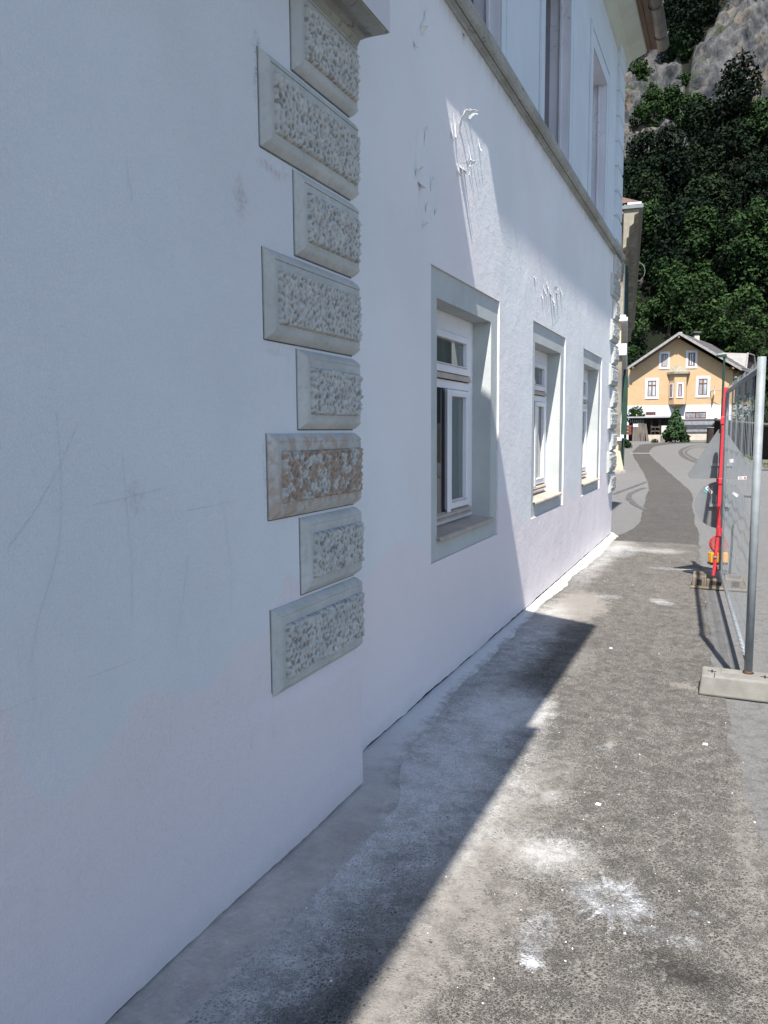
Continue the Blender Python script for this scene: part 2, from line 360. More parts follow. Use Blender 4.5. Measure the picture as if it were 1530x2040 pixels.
t.color(c); t.normal(t.bump(t.noise(40., 4), .003)); m_lilac = m_lilac.m
def glass(name, c, rough=.03, spec=.9):
    t = NT(name, rough, spec); t.color(t.mix(t.rng(t.noise(1.5, 3, .5, t.scale(t.pos, (1, 3, .3))), .4, .6), c, tuple(q*.6 for q in c)))
    t.normal(t.bump(t.noise(1.5, 2), .002)); return t.m
m_glass = glass('window_glass', (.10, .125, .12)); m_dglass = glass('dark_window_glass', (.02, .022, .035))
m_curt = glass('curtained_glass', (.36, .42, .45), .1, .5)
m_dark = simple('dark_interior', (.02, .02, .025), None, 3, .9)
m_cement = NT('lime_and_cement', .9, .2); t = m_cement; X, Y, Z = t.sep()
c = t.mix(t.rng(t.noise(4., 7, .7), .38, .62), (.52, .475, .43), (.38, .35, .325))
c = t.mix(t.rng(t.math('MULTIPLY_ADD', t.noise(7., 3), .6, Y), 2.9, 4.2, 0, .8), c, (.66, .66, .66))
c = t.mix(t.rng(t.math('MULTIPLY_ADD', t.noise(4., 3), .8, Y), 6.2, 7.2), c, (.60, .59, .565))
c = t.mix(t.rng(t.noise(55., 4, .7), .6, .7, 0, .5), c, (.62, .62, .62))
rim = t.n.new('ShaderNodeAttribute'); rim.attribute_name = 'rim'
rr_ = t.math('MULTIPLY_ADD', t.math('SUBTRACT', t.noise(9., 7, .75), .5), 1.6, rim.outputs['Fac'])
gr_ = t.rng(t.vor(90., 'F1'), .25, .6)
aspc = t.mix(gr_, (.07, .065, .06), (.27, .255, .24)); aspc = t.mix(.45, aspc, (.5, .49, .48))
c = t.mix(t.rng(rr_, .62, .98), c, aspc)
t.color(c); t.normal(t.bump(t.noise(26., 5, .7), .008)); m_cement = m_cement.m
m_conc = simple('cast_concrete', (.225, .215, .195), (.165, .16, .145), 9., .9, .002, 120)
m_plast = simple('recycled_plastic', (.20, .165, .125), (.14, .115, .09), 14., .7, .003, 60)
m_steel = simple('galvanised_steel', (.25, .275, .29), (.19, .21, .225), 12., .6, .0004, 60, .35, .15)
m_rust = simple('rust', (.25, .11, .05), (.12, .06, .04), 20., .9)
m_red = simple('red_enamel', (.56, .035, .05), (.46, .025, .035), 8., .4, 0, 1, .5)
m_alu = simple('bare_sign_aluminium', (.18, .19, .20), (.15, .16, .168), 5., .6, .0004, 20, .4, .2)
m_yel = simple('yellow_plastic', (.80, .40, .02), (.7, .32, .015), 9., .45, 0, 1, .5)
m_blk = simple('black_plastic', (.03, .03, .032), None, 9., .5)
m_lens = NT('red_lamp_lens', .15, .5); m_lens.color((.85, .25, .22)); m_lens.b.inputs['Transmission Weight'].default_value = .75; m_lens = m_lens.m
m_white = simple('white_print', (.78, .77, .77), (.7, .7, .7), 8., .5)
m_teal = simple('teal_print', (.05, .4, .42), None, 8., .5)
m_ink = simple('red_print', (.45, .06, .08), None, 8., .6)
m_orange = simple('orange_ochre_render', (.46, .325, .19), (.425, .297, .17), 1.5, .85, .003, 20)
m_wbase = simple('white_painted_base', (.60, .61, .635), (.54, .55, .575), 1.5, .85, .02, 4)
m_cream = simple('cream_render', (.60, .46, .31), (.52, .39, .26), 1.5, .85, .004, 20)
m_cream2 = simple('dark_cream_mouldings', (.27, .245, .19), (.16, .145, .115), 2., .85, .006, 12)  # darker, greyer cream for eaves, pilasters and capital
m_brn = simple('reddish_brown_window_wood', (.19, .065, .04), (.12, .04, .03), 8., .6)
m_rgrey = simple('dark_grey_roof_tiles', (.13, .12, .12), (.085, .08, .082), 3., .8, .02, 8)
m_rlight = simple('light_sheet_roofing', (.25, .24, .22), (.20, .19, .18), 3., .6)
m_verge = simple('grey_verge_board', (.30, .29, .28), (.2, .19, .18), 6., .7)
m_green = simple('dark_green_paint', (.025, .06, .04), (.015, .04, .03), 6., .5)
m_wood = simple('grey_weathered_planks', (.19, .165, .15), (.09, .078, .07), 9., .9, .006, 30, stretch=(2, 2, .15))
m_dwood = simple('dark_brown_timber', (.055, .042, .036), (.03, .024, .022), 9., .85, .004, 30)
m_slate = simple('slate_grey_boards', (.06, .062, .075), (.04, .042, .05), 6., .7)
m_pale = simple('pale_slats', (.36, .37, .39), None, 6., .7)
m_cab = simple('cream_cabinet_plastic', (.52, .53, .48), (.46, .47, .43), 4., .5)
m_sand = simple('beige_wall_render', (.50, .45, .37), (.38, .34, .28), 3., .9, .01, 15)
m_stone = simple('rubble_stone', (.34, .31, .27), (.2, .185, .165), 9., .9, .01, 20)
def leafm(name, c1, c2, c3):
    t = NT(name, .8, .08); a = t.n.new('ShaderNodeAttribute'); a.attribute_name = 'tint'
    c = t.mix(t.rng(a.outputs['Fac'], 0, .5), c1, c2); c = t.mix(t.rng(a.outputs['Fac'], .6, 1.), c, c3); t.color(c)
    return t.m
m_forest = leafm('dark_forest_leaves', (.005, .010, .006), (.010, .018, .009), (.022, .034, .013))
m_leaf = leafm('green_leaves', (.010, .022, .008), (.022, .045, .014), (.042, .070, .022))
m_conif = leafm('conifer_needles', (.02, .04, .022), (.04, .075, .03), (.07, .11, .05))
m_bark = simple('bark', (.09, .075, .06), (.05, .04, .035), 8., .9)
m_grass = leafm('grass_blades', (.05, .09, .02), (.09, .14, .035), (.16, .19, .06))

# ------------------------------------------------------------------ ground
def noise2(x, y, s=1., seed=0.): return mnoise.noise(Vector((x*s+seed, y*s-seed*1.7, seed)))
gmb = MB()
ys = [-300, -60, -12, 0, 5, 10, YS0] + list(np.linspace(17, 64, 14)) + [70, 76, 80]
xs = [-300, -80, -30, -12, -4, 0, 4, 12, 30, 80, 300]
gmb.grid([[(x, y, gz(y)) for y in ys] for x in xs])
g = add('ground', gmb, m_road, weld=True); tag(g, kind='structure')
def ribbon(name, L, Rr, m, lift, jl=.03, jr=.03, sub=14, cross=8, kind='structure', sc=3.):
    """sheet between two plan polylines of equal length with naturally uneven edges"""
    P = []; n = len(L)
    def cat(A, t):
        i = min(int(t), n-2); f = t-i; p0 = np.array(A[max(i-1, 0)]); p1 = np.array(A[i]); p2 = np.array(A[i+1]); p3 = np.array(A[min(i+2, n-1)])
        return .5*((2*p1)+(-p0+p2)*f+(2*p0-5*p1+4*p2-p3)*f*f+(-p0+3*p1-3*p2+p3)*f**3)
    for k in range((n-1)*sub+1):
        t = k/sub; a = cat(L, t) if k < (n-1)*sub else np.array(L[-1], float); b = cat(Rr, t) if k < (n-1)*sub else np.array(Rr[-1], float)
        d = b-a; d = d/(np.linalg.norm(d)+1e-9)
        a = a+d*jl*(noise2(a[0], a[1], sc, 3.)+.7*noise2(a[0], a[1], sc*4, 9.)); b = b+d*jr*(noise2(b[0], b[1], sc, 13.)+.7*noise2(b[0], b[1], sc*4, 19.))
        row = []
        for j in range(cross+1):
            q = a+(b-a)*j/cross; row.append((q[0], q[1], gz(q[1])+lift))
        P.append(row)
    mb = MB().grid(P); o = add(name, mb, m, weld=True)
    if kind: tag(o, kind=kind)
    return o
near_L = [(-1.75, y) for y in (-12, -4, 0, 2, 3.2, 4.5, 6.2, 8.1, 9.6, 10.8, 11.4)]
near_R = [(.30, -12), (.28, -4), (.26, 0), (.22, 2), (.165, 3.2), (.05, 4.5), (-.083, 6.2), (-.176, 8.1), (-.25, 9.6), (-.31, 10.8), (-.34, 11.4)]
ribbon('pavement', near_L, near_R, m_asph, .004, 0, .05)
L2 = [(-1.62, 11.4), (-1.37, 13.2), (-1.52, 16.), (-1.73, 19.2), (-2.08, 22.9), (-2.92, 29.4), (-4.1, 38.), (-4.75, 43.6), (-5.3, 51.4), (-5.5, 56.), (-4.3, 59.6), (-1.5, 62.4), (4., 63.6), (14, 63.9)]
R2 = [(-.34, 11.4), (-.42, 13.2), (-.6, 16.), (-.77, 19.5), (-1.31, 23.7), (-2.18, 29.9), (-3.3, 38.), (-3.9, 43.6), (-4.15, 47.5), (-4.25, 53.), (-3.3, 57.2), (-1., 60.), (4., 61.5), (14, 62.)]
ribbon('asphalt_strip', L2, R2, m_strip, .004, .05, .03, sc=.9)
m_tyre = simple('tyre_rubber_marks', (.07, .069, .069), (.105, .104, .103), 3., .8)
def marks(name, pts, w_, lift=.008):
    A = [on_street(*p)[:2] for p in pts]; L = []; Q = []
    for i, a in enumerate(A):
        d = A[min(i+1, len(A)-1)]-A[max(i-1, 0)]; d /= np.linalg.norm(d); n = np.array([-d[1], d[0]])
        L.append(tuple(a-n*w_/2)); Q.append(tuple(a+n*w_/2))
    ribbon(name, L, Q, m_tyre, lift, .02, .02, 8, 1)
marks('tyre_mark', [(1415, 884), (1385, 887), (1364, 893), (1356, 901), (1366, 912), (1388, 921)], .22)
marks('tyre_mark', [(1410, 889), (1378, 893), (1366, 901), (1376, 910), (1390, 917)], .12)
marks('tyre_mark', [(1222, 985), (1245, 976), (1270, 967), (1287, 960)], .1)
marks('tyre_mark', [(1286, 1016), (1262, 1003), (1252, 990), (1262, 980), (1284, 972)], .12)
# expansion joint strip across the street
j0 = on_street(1256, 903)[:2]; j1 = on_street(1292, 906)[:2]
add('joint_band', MB().box(j0[0], j1[0], j0[1]-.25, j0[1]+.25, gz(j0[1])+.002, gz(j0[1])+.014), m_pale); tag(bpy.data.objects['joint_band'], kind='structure')

# cement fillet along the foot of the walls
def fillet(name, pts):
    P = []
    ysn = np.arange(pts[0][0], pts[-1][0]+1e-6, .03)
    for y in ysn:
        xi = np.interp(y, [p[0] for p in pts], [p[1] for p in pts]); xo = np.interp(y, [p[0] for p in pts], [p[2] for p in pts])
        xo += .05*noise2(y, 1, 1.6)+.022*noise2(y, 2, 6.)+.006*noise2(y, 5, 20.); top = .022+.005*noise2(y, 7, 5.)
        row = []
        for j in range(9):
            f = j/8; x = xi+(xo-xi)*f; z = .006+(top-.006)*(1-f)**1.6*(1-.15*f)+.0025*noise2(x, y, 14.)*(1-f)
            row.append((x, y, z if j < 8 else -.01))
        P.append(row)
    return MB().grid(P)
fm = fillet('x', [(-6, -1.50, -1.20), (1.4, -1.50, -1.26), (2.1, -1.50, -1.22), (2.9, -1.50, -1.21), (3.02, -1.50, -1.24), (3.1, -1.64, -1.27), (3.45, -1.64, -1.36), (4.65, -1.64, -1.47), (6.4, -1.64, -1.48), (8, -1.64, -1.46), (9.5, -1.64, -1.46), (11.0, -1.64, -1.47), (11.9, -1.64, -1.47), (12.25, -1.64, -1.58)])
o = add('cement_fillet', fm, m_cement, smooth=True); tag(o, kind='structure')
_e = o.data.attributes.new('rim', 'FLOAT', 'POINT'); _e.data.foreach_set('value', np.tile(np.arange(9)/8., len(fm.v)//9).astype(np.float32))

# ------------------------------------------------------------------ white building
WB = thing('white_building', 'long white plastered building with carved corner blocks, deep windows and a moulded cornice', 'building', (-1.6, 3.0, 0))
XW, XR, YR, YE = -1.60, -1.47, 2.955, 12.05
WIN = [(4.25, 5.70), (6.78, 8.24), (9.32, 10.76)]
UW = [(4.33, 5.83), (6.88, 8.37), (9.37, 10.80)]
Z0, Z1 = .807, 2.555
def wallskin(y0, y1, z0, z1, holes, x, d, mbase=None, nseg=.06):
    """front skin with holes (returns to depth d) """
    mb = MB()
    ysb = sorted({y0, y1, *[h[0] for h in holes], *[h[1] for h in holes]})
    for a, b in zip(ysb[:-1], ysb[1:]):
        hs = [h for h in holes if h[0] <= a+1e-6 and h[1] >= b-1e-6]
        zs = [z0] + ([hs[0][2], hs[0][3]] if hs else []) + [z1]
        for k in range(0, len(zs), 2):
            mb.face([(x, a, zs[k]), (x, b, zs[k]), (x, b, zs[k+1]), (x, a, zs[k+1])])
    for (a, b, c, e) in holes:
        q = x-d
        mb.face([(x, a, c), (x, a, e), (q, a, e), (q, a, c)]); mb.face([(x, b, c), (q, b, c), (q, b, e), (x, b, e)])
        mb.face([(x, a, c), (q, a, c), (q, b, c), (x, b, c)]); mb.face([(x, a, e), (x, b, e), (q, b, e), (q, a, e)])
    return mb
def jag(y, s): return .032+.012*noise2(y, s, 2.)+.008*noise2(y, s, 9.)+.004*noise2(y, s, 30.)
ZB = .20
mbw = wallskin(YR-.2, YE, ZB, 4.12, [(a, b, Z0, Z1) for a, b in WIN], XW, .03)
yy = np.arange(YR-.2, YE+1e-6, .025); yy[-1] = YE
mbw.grid([[(XW, y, jag(y, 4.)), (XW, y, ZB)] for y in yy])
mbw.grid([[(XW-.012, y, jag(y, 4.)), (XW, y, jag(y, 4.))] for y in yy])
mbw.face([(XW, YE, .03), (-13, YE, .03), (-13, YE, 4.12), (XW, YE, 4.12)])
add('wall', mbw, m_wall, WB)
# upper wall, with the blind windows' openings
add('upper_wall', wallskin(-9, YE, 4.12, 7.05, [(a+.17, b-.17, 4.30, 6.0) for a, b in UW], XW-.002, .24), m_upper, WB)
add('end_wall', MB().box(-13, XW-.004, YE-.3, YE-.002, 4.12, 7.05).box(-13, -12.7, -9, YE-.31, 0, 7.05).box(-12.69, XW-.3, -9, -8.7, 0, 7.05), m_upper, WB)
add('foundation', MB().box(-1.9, XW-.008, YR-.2, YE-.01, -.1, ZB-.02), m_dark, WB)
add('inner_core', MB().box(-2.9, -2.0, -8.6, YE-.4, .0, 7.0), m_dark, WB)
# bay wall: plaster swells out by 2 cm below the carved blocks
zz = [.98, .8, .70, .67, .65, .63, .61, .59, .57, .4, ZB]
def swell(z): q = min(1, max(0, (.675-z)/.10)); return .022*q*q*(3-2*q)
mbr = MB(); ycut = YR
def fy(y): q = min(1, max(0, (y-1.7)/1.0)); return q*q*(3-2*q)
rows = []
yb = np.arange(-9, ycut, .15).tolist()+[ycut-.08, ycut-.02]
rows = [[(XR+swell(z)*fy(y)+.002*noise2(y, z, 3.), y, z) for z in zz]+[(XR+.022*fy(y), y, .2)] for y in yb]
mbr.grid(rows)
# rounded plaster corner
cor = []
for a in np.linspace(0, math.pi/2, 6):
    cor.append([(XR+swell(z)-.015+.015*math.cos(a), ycut-.015+swell(z)*.9+.015*math.sin(a), z) for z in zz]+[(XR+.022-.015+.015*math.cos(a), ycut+.005+.015*math.sin(a), .2)])
mbr.grid([[(XR+swell(z), ycut-.02, z) for z in zz]+[(XR+.022, ycut-.02, .2)]]+cor+[[(XW-.05, ycut+swell(z)*.9, z) for z in zz]+[(XW-.05, ycut+.02, .2)]])
ybj = np.append(np.arange(-2, ycut+.0, .025), ycut+.02); 
mbr.grid([[(XR+.022*fy(y), y, jag(y, 8.)-.004), (XR+.022*fy(y), y, .2)] for y in ybj]); mbr.grid([[(XR-.010, y, jag(y, 8.)-.004), (XR+.022*fy(y), y, jag(y, 8.)-.004)] for y in ybj])
mbr.face([(XR+.022, ycut+.02, .02), (XW, ycut+.02, .02), (XW, ycut+.02, .2), (XR+.022, ycut+.02, .2)])
mbr.face([(XR, -9, 0), (XR, -2, 0), (XR, -2, .2), (XR, -9, .2)])
mbr.face([(XR, -9, .98), (XR, ycut, .98), (XR, ycut, 5.6), (XR, -9, 5.6)]); mbr.face([(XR, ycut, .98), (XW-.05, ycut, .98), (XW-.05, ycut, 5.6), (XR, ycut, 5.6)])
add('bay_wall', mbr, m_ris, WB, weld=True)
add('bay_core', MB().box(-1.9, XR-.008, -8.9, ycut-.012, -.1, .24), m_dark, WB)

m_joint = simple('dark_joint_strip', (.09, .09, .09), (.16, .155, .15), 14., .9)  # dark grey strips along the left and lower block edges
# --- carved corner blocks
def block_h(y, z, y0, z0, z1, pd=.030):
    e = min(y-y0, z-z0, z1-z)
    if e < 0: return 0
    if e < .034: q = e/.034; return .006+(pd-.006)*math.sin(q*math.pi/2)      # rounded moulding
    if e < .040: return pd-.0045
    return pd-.003
def quoin(y0, y1, z0, z1, xw, parent, panel=True, seed=0, res=.0042, fine=True, pd=.030):
    es = [0, .0, .004, .01, .018, .027, .034, .0342, .040, .0402, .046]
    zc = [z0+e for e in es]+[z1-e for e in es[::-1]]
    yc = [y0+e for e in es]+[y1]
    hz = lambda y, z: block_h(y, z, y0, z0, z1, pd)
    P = []
    for iy, y in enumerate(yc):
        row = []
        for iz, z in enumerate(zc):
            edge = iy == 0 or iz in (0, len(zc)-1)
            h = -.004 if edge else hz(y, z)
            row.append((xw+h, y+(max(0, h)*.9 if iy == len(yc)-1 else 0), z))
        P.append(row)
    P.append([(xw-.16, p[1], p[2]) for p in P[-1]])
    q = add('quoin', MB().grid(P), m_quoin, parent)
    add('joint_line', MB().box(xw-.002, xw+.0009, y0-.004, y0+.002, z0-.003, z1+.002).box(xw-.002, xw+.0009, y0+.002, y1, z0-.005, z0+.001), m_joint, q)
    a0, a1, b0, b1 = y0+.053, y1+pd*.6-.014, z0+.052, z1-.060
    ny = max(6, int((a1-a0)/res)); nz = max(5, int((b1-b0)/res))
    rg = np.random.default_rng(seed+11)
    Y, Zg = np.meshgrid(np.linspace(a0, a1, ny+1), np.linspace(b0, b1, nz+1), indexing='ij')
    cs = .0255; gy = np.arange(a0-cs, a1+2*cs, cs); gzv = np.arange(b0-cs, b1+2*cs, cs)
    pts = np.array([(y+rg.uniform(-.42, .42)*cs+(k % 2)*cs*.5, z+rg.uniform(-.42, .42)*cs) for k, z in enumerate(gzv) for y in gy])
    # slight warp for organic chisel marks
    Yw = Y+.003*np.sin(Zg*140+seed)+.003*np.sin(Zg*310+Y*90); Zw = Zg+.004*np.sin(Y*120+seed*2)+.003*np.sin(Y*260-Zg*80)
    D = np.sqrt((Yw.ravel()[:, None]-pts[:, 0])**2+((Zw.ravel()[:, None]-pts[:, 1])*1.1)**2)
    idx = np.argpartition(D, 1, axis=1)[:, :2]; d2 = np.take_along_axis(D, idx, 1); o_ = np.argsort(d2, 1)
    idx = np.take_along_axis(idx, o_, 1); d2 = np.take_along_axis(d2, o_, 1)
    i0 = idx[:, 0]; d0 = d2[:, 0]; d1 = d2[:, 1]
    tilt = rg.uniform(-.26, .26, (len(pts), 2)); tilt[:, 1] += .26; off = rg.uniform(-.0022, .0022, len(pts))
    edge = np.clip((d1-d0)/cs, 0, 1)
    h = .013-.013*np.clip(edge*1.35, 0, 1)**.62
    h = h+off[i0]*.9+tilt[i0, 0]*(Yw.ravel()-pts[i0, 0])+tilt[i0, 1]*(Zw.ravel()-pts[i0, 1])
    h = h.reshape(Y.shape)
    for _k in range(1): hp_ = np.pad(h, 1, mode='edge'); h = (hp_[:-2, 1:-1]+hp_[2:, 1:-1]+hp_[1:-1, :-2]+hp_[1:-1, 2:]+4*h)/8
    ed = np.minimum(np.minimum(Y-a0, Zg-b0), b1-Zg); k = np.clip(ed/.008, 0, 1)
    wob = .003*np.sin(Y*200+seed)+.003*np.sin(Zg*170)
    amp = 1.0 if fine else .9
    X = xw+pd-.002+(.008+h*amp+wob*.3)*k-.006*(1-k)
    yoff = np.where(Y > y1-.02, (h*.35)*(Y-(y1-.02))/.02, 0)
    b = MB(); b.grid([[(X[i, j], Y[i, j]+yoff[i, j], Zg[i, j]) for j in range(nz+1)] for i in range(ny+1)])
    b.grid([[(X[-1, j], Y[-1, j]+yoff[-1, j], Zg[-1, j]) for j in range(nz+1)], [(xw-.1, Y[-1, j]+.004, Zg[-1, j]) for j in range(nz+1)]])
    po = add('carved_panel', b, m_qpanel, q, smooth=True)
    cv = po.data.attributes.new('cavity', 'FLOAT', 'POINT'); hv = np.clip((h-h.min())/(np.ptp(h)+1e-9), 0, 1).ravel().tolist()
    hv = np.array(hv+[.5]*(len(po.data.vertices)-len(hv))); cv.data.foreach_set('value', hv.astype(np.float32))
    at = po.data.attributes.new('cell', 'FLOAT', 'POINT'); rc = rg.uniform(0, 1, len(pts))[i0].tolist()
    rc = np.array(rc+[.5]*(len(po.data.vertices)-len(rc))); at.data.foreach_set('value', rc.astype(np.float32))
    return q
ZQ = [.652, .972, 1.28, 1.598, 1.907, 2.229, 2.541, 2.869, 3.185]
for i in range(8):
    y0 = 2.28 if i % 2 == 0 else 2.495
    z0 = ZQ[i]+(.012 if i else 0); quoin(y0, YR, z0, ZQ[i+1]-.004, XR, WB, seed=i)
for i in range(11):
    z0 = .66+i*.3135
    if z0+.3 > 4.12: break
    y0 = YE-.66 if i % 2 == 1 else YE-.44
    quoin(y0, YE, z0+.006, z0+.308, XW, WB, seed=20+i, res=.011, pd=.04)
# upper smooth corner blocks
for i in range(8):
    z0 = 4.27+i*.335; y0 = YE-.5
    b = MB().prism([(XW-.05, z0), (XW+.012, z0), (XW+.045, z0+.02), (XW+.045, z0+.30), (XW+.012, z0+.32), (XW-.05, z0+.32)], y0, YE+.025)
    add('smooth_quoin', b, m_upper, WB)

# --- windows of the ground floor
def box_part(name, m, par, *bs, bevel=0, **kw):
    b = MB()
    for q in bs: b.box(*q)
    return add(name, b, m, par, bevel=bevel, **kw)
def low_window(yo0, yo1, open_left):
    oy0, oy1, oz0, oz1 = yo0+.135, yo1-.17, .95, 2.385
    xs_ = XW-.014; d = .155
    mb = wallskin(yo0+.0015, yo1-.0015, Z0+.0015, Z1-.0015, [(oy0, oy1, oz0, oz1)], xs_, d)
    wdw = add('window', MB().box(-1.99, -1.93, oy0, oy1, oz0, oz1), m_dark, WB)
    add('window_surround', mb, m_surr, wdw)
    xf = -1.765; F = dict(bevel=.004)
    # frame
    box_part('frame', m_pvc, wdw, (xf-.04, xf+.012, oy0, oy0+.09, .97, oz1), (xf-.04, xf+.012, oy1-.09, oy1, .97, oz1),
             (xf-.04, xf+.0118, oy0+.09, oy1-.09, 2.262, oz1), (xf-.04, xf+.0122, oy0+.09, oy1-.09, 1.885, 1.942), (xf-.04, xf+.0118, oy0+.09, oy1-.09, .97, 1.0), **F)
    ym = (oy0+oy1)/2-.03
    def sash(y0, y1, z0, z1, st, gl, x=xf):
        box_part('sash', m_pvc, wdw, (x-.03, x+.03, y0, y0+st, z0, z1), (x-.03, x+.03, y1-st, y1, z0, z1), (x-.03, x+.0298, y0+st, y1-st, z1-.045, z1), (x-.03, x+.0298, y0+st, y1-st, z0, z0+.06), bevel=.005)
        box_part('pane', gl, wdw, (x-.006, x, y0+st, y1-st, z0+.06, z1-.045))
        b = MB().prism([(x+.001, z0+.063), (x+.034, z0+.052), (x+.034, z0+.046), (x+.001, z0+.046)], y0+st+.002, y1-st-.002); add('glazing_ledge', b, m_taupe, wdw)
    sash(oy0+.10, oy1-.10, 1.99, 2.257, .085, m_glass)
    b = MB().prism([(xf+.012, 1.985), (xf+.022, 1.985), (xf+.034, 1.955), (xf+.034, 1.948), (xf+.012, 1.948)], oy0+.095, oy1-.095); add('weather_bar', b, m_taupe, wdw)
    sash(ym+.0, oy1-.10, 1.06, 1.880, .09, m_glass)
    box_part('pane', m_dglass, wdw, (xf-.02, xf+.012, oy0+.095, ym-.003, 1.03, 1.88))
    box_part('mullion', m_pvc, wdw, (xf+.028, xf+.040, ym-.02, ym+.05, 1.045, 1.878), bevel=.008)
    b = MB().prism([(xf, 1.058), (xf+.04, 1.040), (xf+.046, 1.026), (xf+.03, 1.022), (xf+.05, 1.006), (xf, 1.004)], oy0+.095, oy1-.095); add('lower_ledge', b, m_taupe, wdw)
    # curtain strips seen inside the right pane
    s = MB().prism([(xf-.02, .968), (xf+.02, .966), (XW+.008, .952), (XW+.018, .944), (XW+.020, .932), (XW+.012, .924), (XW+.012, .936), (XW+.004, .944), (xf, .95)], oy0-.012, oy1+.022)
    add('sill', s, m_taupe, wdw, bevel=.002, weld=True)
    return wdw
for i, (a, b) in enumerate(WIN): low_window(a, b, i == 0)

# --- upper blind windows
for i, (a, b) in enumerate(UW):
    oy0, oy1 = a+.17, b-.17
    up = add('upper_window', MB().box(-1.90, -1.80, oy0, oy1, 4.30, 6.0), m_dglass, WB)
    fr = MB()
    for (p, q, h) in ((a, a+.06, .022), (a+.06, oy0+.0, .012), (b-.06, b, .022), (oy1, b-.06, .012)): fr.box(XW-.001, XW+h, p+.0005, q-.0005, 4.25, 6.16 if h > .02 else 6.08)
    fr.box(XW-.001, XW+.0225, a, b, 6.16, 6.22); fr.box(XW-.001, XW+.0115, a+.06, b-.06, 6.0, 6.155)
    add('window_surround', fr, m_upper, up, bevel=.003)
    lin = MB(); x1, x0 = XW-.006, -1.80
    lin.box(x0, x1, oy1-.006, oy1+.0, 4.3, 6.0).box(x0, x1, oy0, oy0+.006, 4.3, 6.0).box(x0, x1, oy0+.007, oy1-.007, 5.993, 5.999)
    add('reveal_lining', lin, m_lilac, up)
    for bx_ in ((-1.70, -1.675, oy1-.035, oy1-.007, 4.3, 5.99), (-1.7995, -1.775, oy0+.007, oy0+.06, 4.3, 5.99)): add('casement_frame', MB().box(*bx_), m_lilac, up, bevel=.003)
    if i == 2: add('shutter_board', MB().box(-1.799, -1.77, oy0+.065, oy1-.01, 4.3, 5.98), m_lilac, up)
# --- belt cornice, bay cornice
belt = [(XW-.01, 4.080), (XW+.012, 4.080), (XW+.016, 4.096), (XW+.040, 4.099), (XW+.042, 4.110), (XW+.049, 4.110), (XW+.052, 4.100), (XW+.070, 4.106), (XW+.083, 4.120), (XW+.090, 4.145), (XW+.092, 4.162), (XW-.01, 4.225)]
add('belt_cornice', MB().prism(belt, YR-.1, YE+.11), m_belt, WB, weld=True)
bay = [(XR-.02, 3.16), (XR+.012, 3.165), (XR+.03, 3.195), (XR+.052, 3.197), (XR+.055, 3.215), (XR+.085, 3.215), (XR+.088, 3.197), (XR+.152, 3.195), (XR+.155, 3.20), (XR+.158, 3.72), (XR+.12, 3.76), (XR-.02, 3.80)]
add('bay_cornice', MB().prism(bay, -9, YR+.052), m_belt, WB, weld=True)
m_fas = simple('pinkish_fascia_paint', (.58, .575, .60), (.50, .50, .525), 2., .85, .002, 40)
add('bay_fascia', MB().box(XR+.1582, XR+.1612, -9, YR+.0545, 3.1985, 3.72).box(XR+.0, XR+.161, YR+.0522, YR+.0545, 3.1985, 3.72), m_fas, WB)
# --- main eave
ev = [(XW-.01, 6.80), (XW+.03, 6.82), (XW+.045, 6.90), (XW+.06, 6.93), (XW+.10, 6.97), (XW+.29, 7.045), (XW+.30, 7.075), (XW-.01, 7.2)]
add('eave_cornice', MB().prism(ev, -8.8, YE+.30), m_soffit, WB, weld=True)
bd = MB()
for k in range(2): bd.box(XW+.292+k*.075, XW+.362+k*.075, YR+.2, YE+.32, 7.075+k*.006, 7.10+k*.006)
add('eave_boards', bd, m_boards, WB)
gp = []
for k in range(9):
    q = math.pi+math.pi*k/8; gp.append((XW+.515+.09*math.cos(q), 7.12+.09*math.sin(q)))
gp += [(x*1.0+(-.004 if x > XW+.515 else .004), z+.003) for x, z in gp[::-1]]
gut = add('gutter', MB().prism(gp, 3.03, YE+.33), m_zinc, WB)
for y in np.arange(3.5, 12.4, .85):
    rb = MB(); rb.tube([(XW+.515+.097*math.cos(math.pi+math.pi*k/10), y, 7.12+.097*math.sin(math.pi+math.pi*k/10)) for k in range(11)], .006, 6)
    add('gutter_bracket', rb, m_zinc, gut)
add('main_roof', MB().hexa([(XW+.53, -9, 7.13), (XW+.53, YE+.34, 7.13), (-7.3, YE+.34, 10.9), (-7.3, -9, 10.9), (XW+.53, -9, 7.20), (XW+.53, YE+.34, 7.20), (-7.3, YE+.34, 11.0), (-7.3, -9, 11.0)])
    .hexa([(-13.6, -9, 7.13), (-13.6, YE+.34, 7.13), (-7.3, YE+.34, 10.9), (-7.3, -9, 10.9), (-13.6, -9, 7.20), (-13.6, YE+.34, 7.20), (-7.3, YE+.34, 11.0), (-7.3, -9, 11.0)]), m_roof, WB)
# --- porch roof over the bay (above the frame); its eave and sloping verge throw the big shadow
k = .72; xe, xi_ = -.185, -1.62
add('bay_roof', MB().hexa([(xe, -8.8, 5.0), (xe, 2.94, 5.0), (xi_, 2.94, 5.0+k*(xe-xi_)), (xi_, -8.8, 5.0+k*(xe-xi_)), (xe, -8.8, 5.09), (xe, 2.94, 5.09), (xi_, 2.94, 5.12+k*(xe-xi_)), (xi_, -8.8, 5.12+k*(xe-xi_))]), m_roof, WB)
gp2 = []
for kk in range(9):
    q = math.pi+math.pi*kk/8; gp2.append((xe+.012+.055*math.cos(q), 5.06+.055*math.sin(q)))
add('bay_gutter', MB().prism(gp2+[(xe+.07, 5.062), (xe-.04, 5.062)], -8.8, .60), m_zinc, WB)

